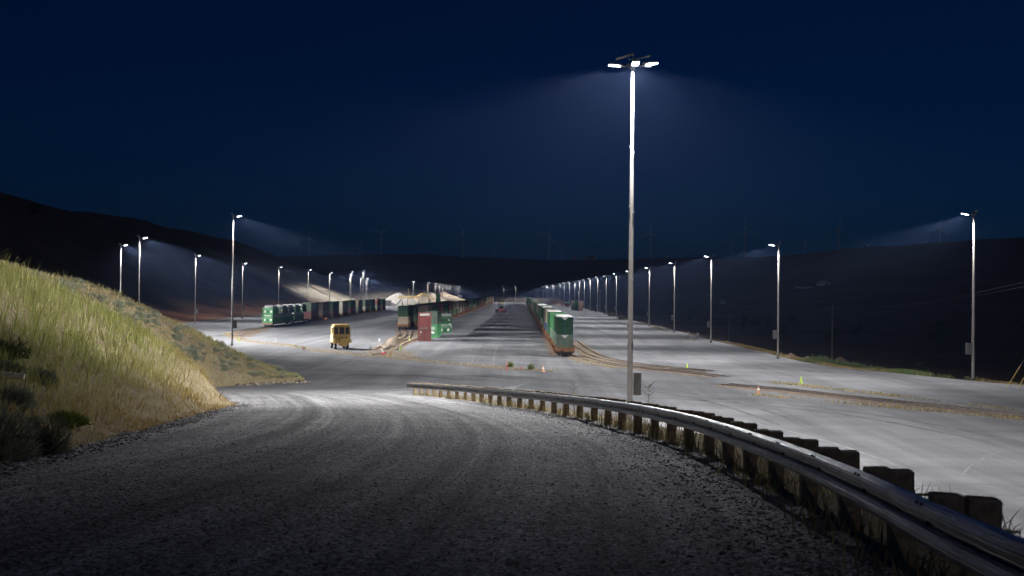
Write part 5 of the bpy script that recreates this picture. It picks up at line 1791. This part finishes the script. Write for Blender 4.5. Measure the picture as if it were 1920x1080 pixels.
MB().box((0, 0, 1), (4, 4, 2.2)).build('wall', M['barn'], r_)
MB().prism([(-2.3, 2.1), (2.3, 2.1), (0, 3.2)], -2.2, 2.2).build('roof', M['roof'], r_)
# house with a lit window on the ridge
p = at(1112, 486, 2780)
r_ = thing('farm_house', (p.x, 2780, tz(p.x, 2780) - 1), 'tiny house with a warm lit window on the far ridge', 'house')
MB().box((-6, 0, 3.5), (30, 10, 7)).build('wall', M['utility'], r_)
MB().prism([(-22, 7), (10, 7), (4, 11), (-16, 11)], -6, 6).build('roof', M['steel'], r_)
MB().box((5, -5.1, 4.5), (4, .2, 3)).build('window', M['window_glow'], r_)
p = at(1076, 485, 2790)
o = MB().tube((0, 0, -2), (0, 0, 5), .5, .3, n=8).build('ridge_mast', M['steel'])
o.location = (p.x, 2790, p.z - 5)
tag(o, 'short mast with a red beacon on the far ridge', 'mast')
MB().lathe([(.4, 5), (1.3, 5.6), (1.3, 6.6), (.4, 7.2)], n=8).build('beacon', M['redlight'], o)

# wind turbines
def turbine_meshes():
    tw = MB().lathe([(2.2, -60), (2.0, 0), (1.2, 78)], n=14).mesh('tower', M['turbine'], True)
    nc = MB().cbox((0, 1.5, 80), (3.6, 10, 3.8), .6).mesh('nacelle', M['turbine'])
    hb = MB().lathe([(.2, -2.0), (1.2, -1.4), (1.7, 0), (1.7, 1.2)], n=12).mesh('hub', M['turbine'])
    bl = MB()
    secs = [(0, .9, .9), (6, 1.9, .7), (18, 1.5, .45), (34, .8, .25), (42, .25, .12)]
    vs, fs = [], []
    for z, w, t in secs: vs += [(-w * .35, -t / 2, z), (w, 0, z), (-w * .35, t / 2, z)]
    for k in range(len(secs) - 1):
        for i in range(3): fs.append((k * 3 + i, k * 3 + (i + 1) % 3, k * 3 + 3 + (i + 1) % 3, k * 3 + 3 + i))
    fs += [(2, 1, 0), (len(vs) - 3, len(vs) - 2, len(vs) - 1)]
    bl.add(vs, fs)
    return tw, nc, hb, bl.mesh('blade', M['turbine'])
TT = turbine_meshes()
RED = MB().lathe([(.3, 82.2), (1.5, 82.8), (1.5, 84.2), (.3, 84.8)], n=8).mesh('beacon', M['redlight'])
TURB = [(424, 455, 4200, 'leftmost wind turbine, just clearing the left hill'), (562, 461, 4600, 'small wind turbine left of a larger one above the left poles'), (580, 447, 3900, 'larger wind turbine above the tarped-bin train'),
        (674, 465, 5200, 'small faint wind turbine above the clustered left poles'), (715, 437, 3100, 'wind turbine standing alone left of the centre of the ridge'), (868, 434, 3000, 'wind turbine on the ridge above the middle train'),
        (926, 468, 6200, 'very faint wind turbine nearest the middle of the ridge'), (1029, 438, 3050, 'wind turbine on the ridge left of the tall pole, larger of two'), (1054, 466, 5600, 'small wind turbine right beside the larger one left of the tall pole'),
        (1220, 437, 3200, 'wind turbine with a red beacon just right of the tall pole'), (1372, 455, 4300, 'small wind turbine with a red beacon beside a taller one'), (1397, 428, 2700, 'tall wind turbine right of the red-beacon pair'),
        (1509, 454, 4000, 'small wind turbine right of the second right pole'), (1573, 428, 2700, 'tall wind turbine where the right hill starts to rise'), (1628, 459, 4600, 'wind turbine mostly sunk behind the right hill'),
        (1735, 455, 4700, 'red beacon of a turbine almost hidden by the right hill'), (1762, 428, 3100, 'wind turbine beside the beam of the far right lamp')]
for i, (px, py, Yt, lab) in enumerate(TURB):
    p = at(px, py, Yt)
    r_ = thing('wind_turbine', (p.x, Yt, p.z - 80), lab, 'wind turbine', R(random.uniform(-25, 25)), 'wind turbines along the ridge')
    link('tower', TT[0], r_)
    link('nacelle', TT[1], r_)
    hb = link('hub', TT[2], r_, (0, -4.2, 80))
    hb.rotation_euler = (R(-90) * -1, 0, 0)
    a0 = random.uniform(0, 120)
    for k in range(3):
        b_ = link('blade', TT[3], r_, (0, -4.0, 80))
        b_.rotation_euler = (0, R(a0 + 120 * k), 0)
    if i in (9, 10, 15): link('beacon', RED, r_)

# ------------------------------------------------------------------ night haze over the valley
m = bpy.data.materials.new('night_haze')
m.use_nodes = True
nt = m.node_tree
nt.nodes.remove(nt.nodes['Principled BSDF'])
pv = nt.nodes.new('ShaderNodeVolumePrincipled')
pv.inputs['Color'].default_value = (0.38, 0.55, 1.0, 1)
pv.inputs['Density'].default_value = HAZE
pv.inputs['Anisotropy'].default_value = 0.25
nt.links.new(pv.outputs[0], nt.nodes['Material Output'].inputs['Volume'])
hz = MB().box((0, 3300, 110), (15400, 7400, 340)).build('haze', m)
tag(hz, kind='stuff')
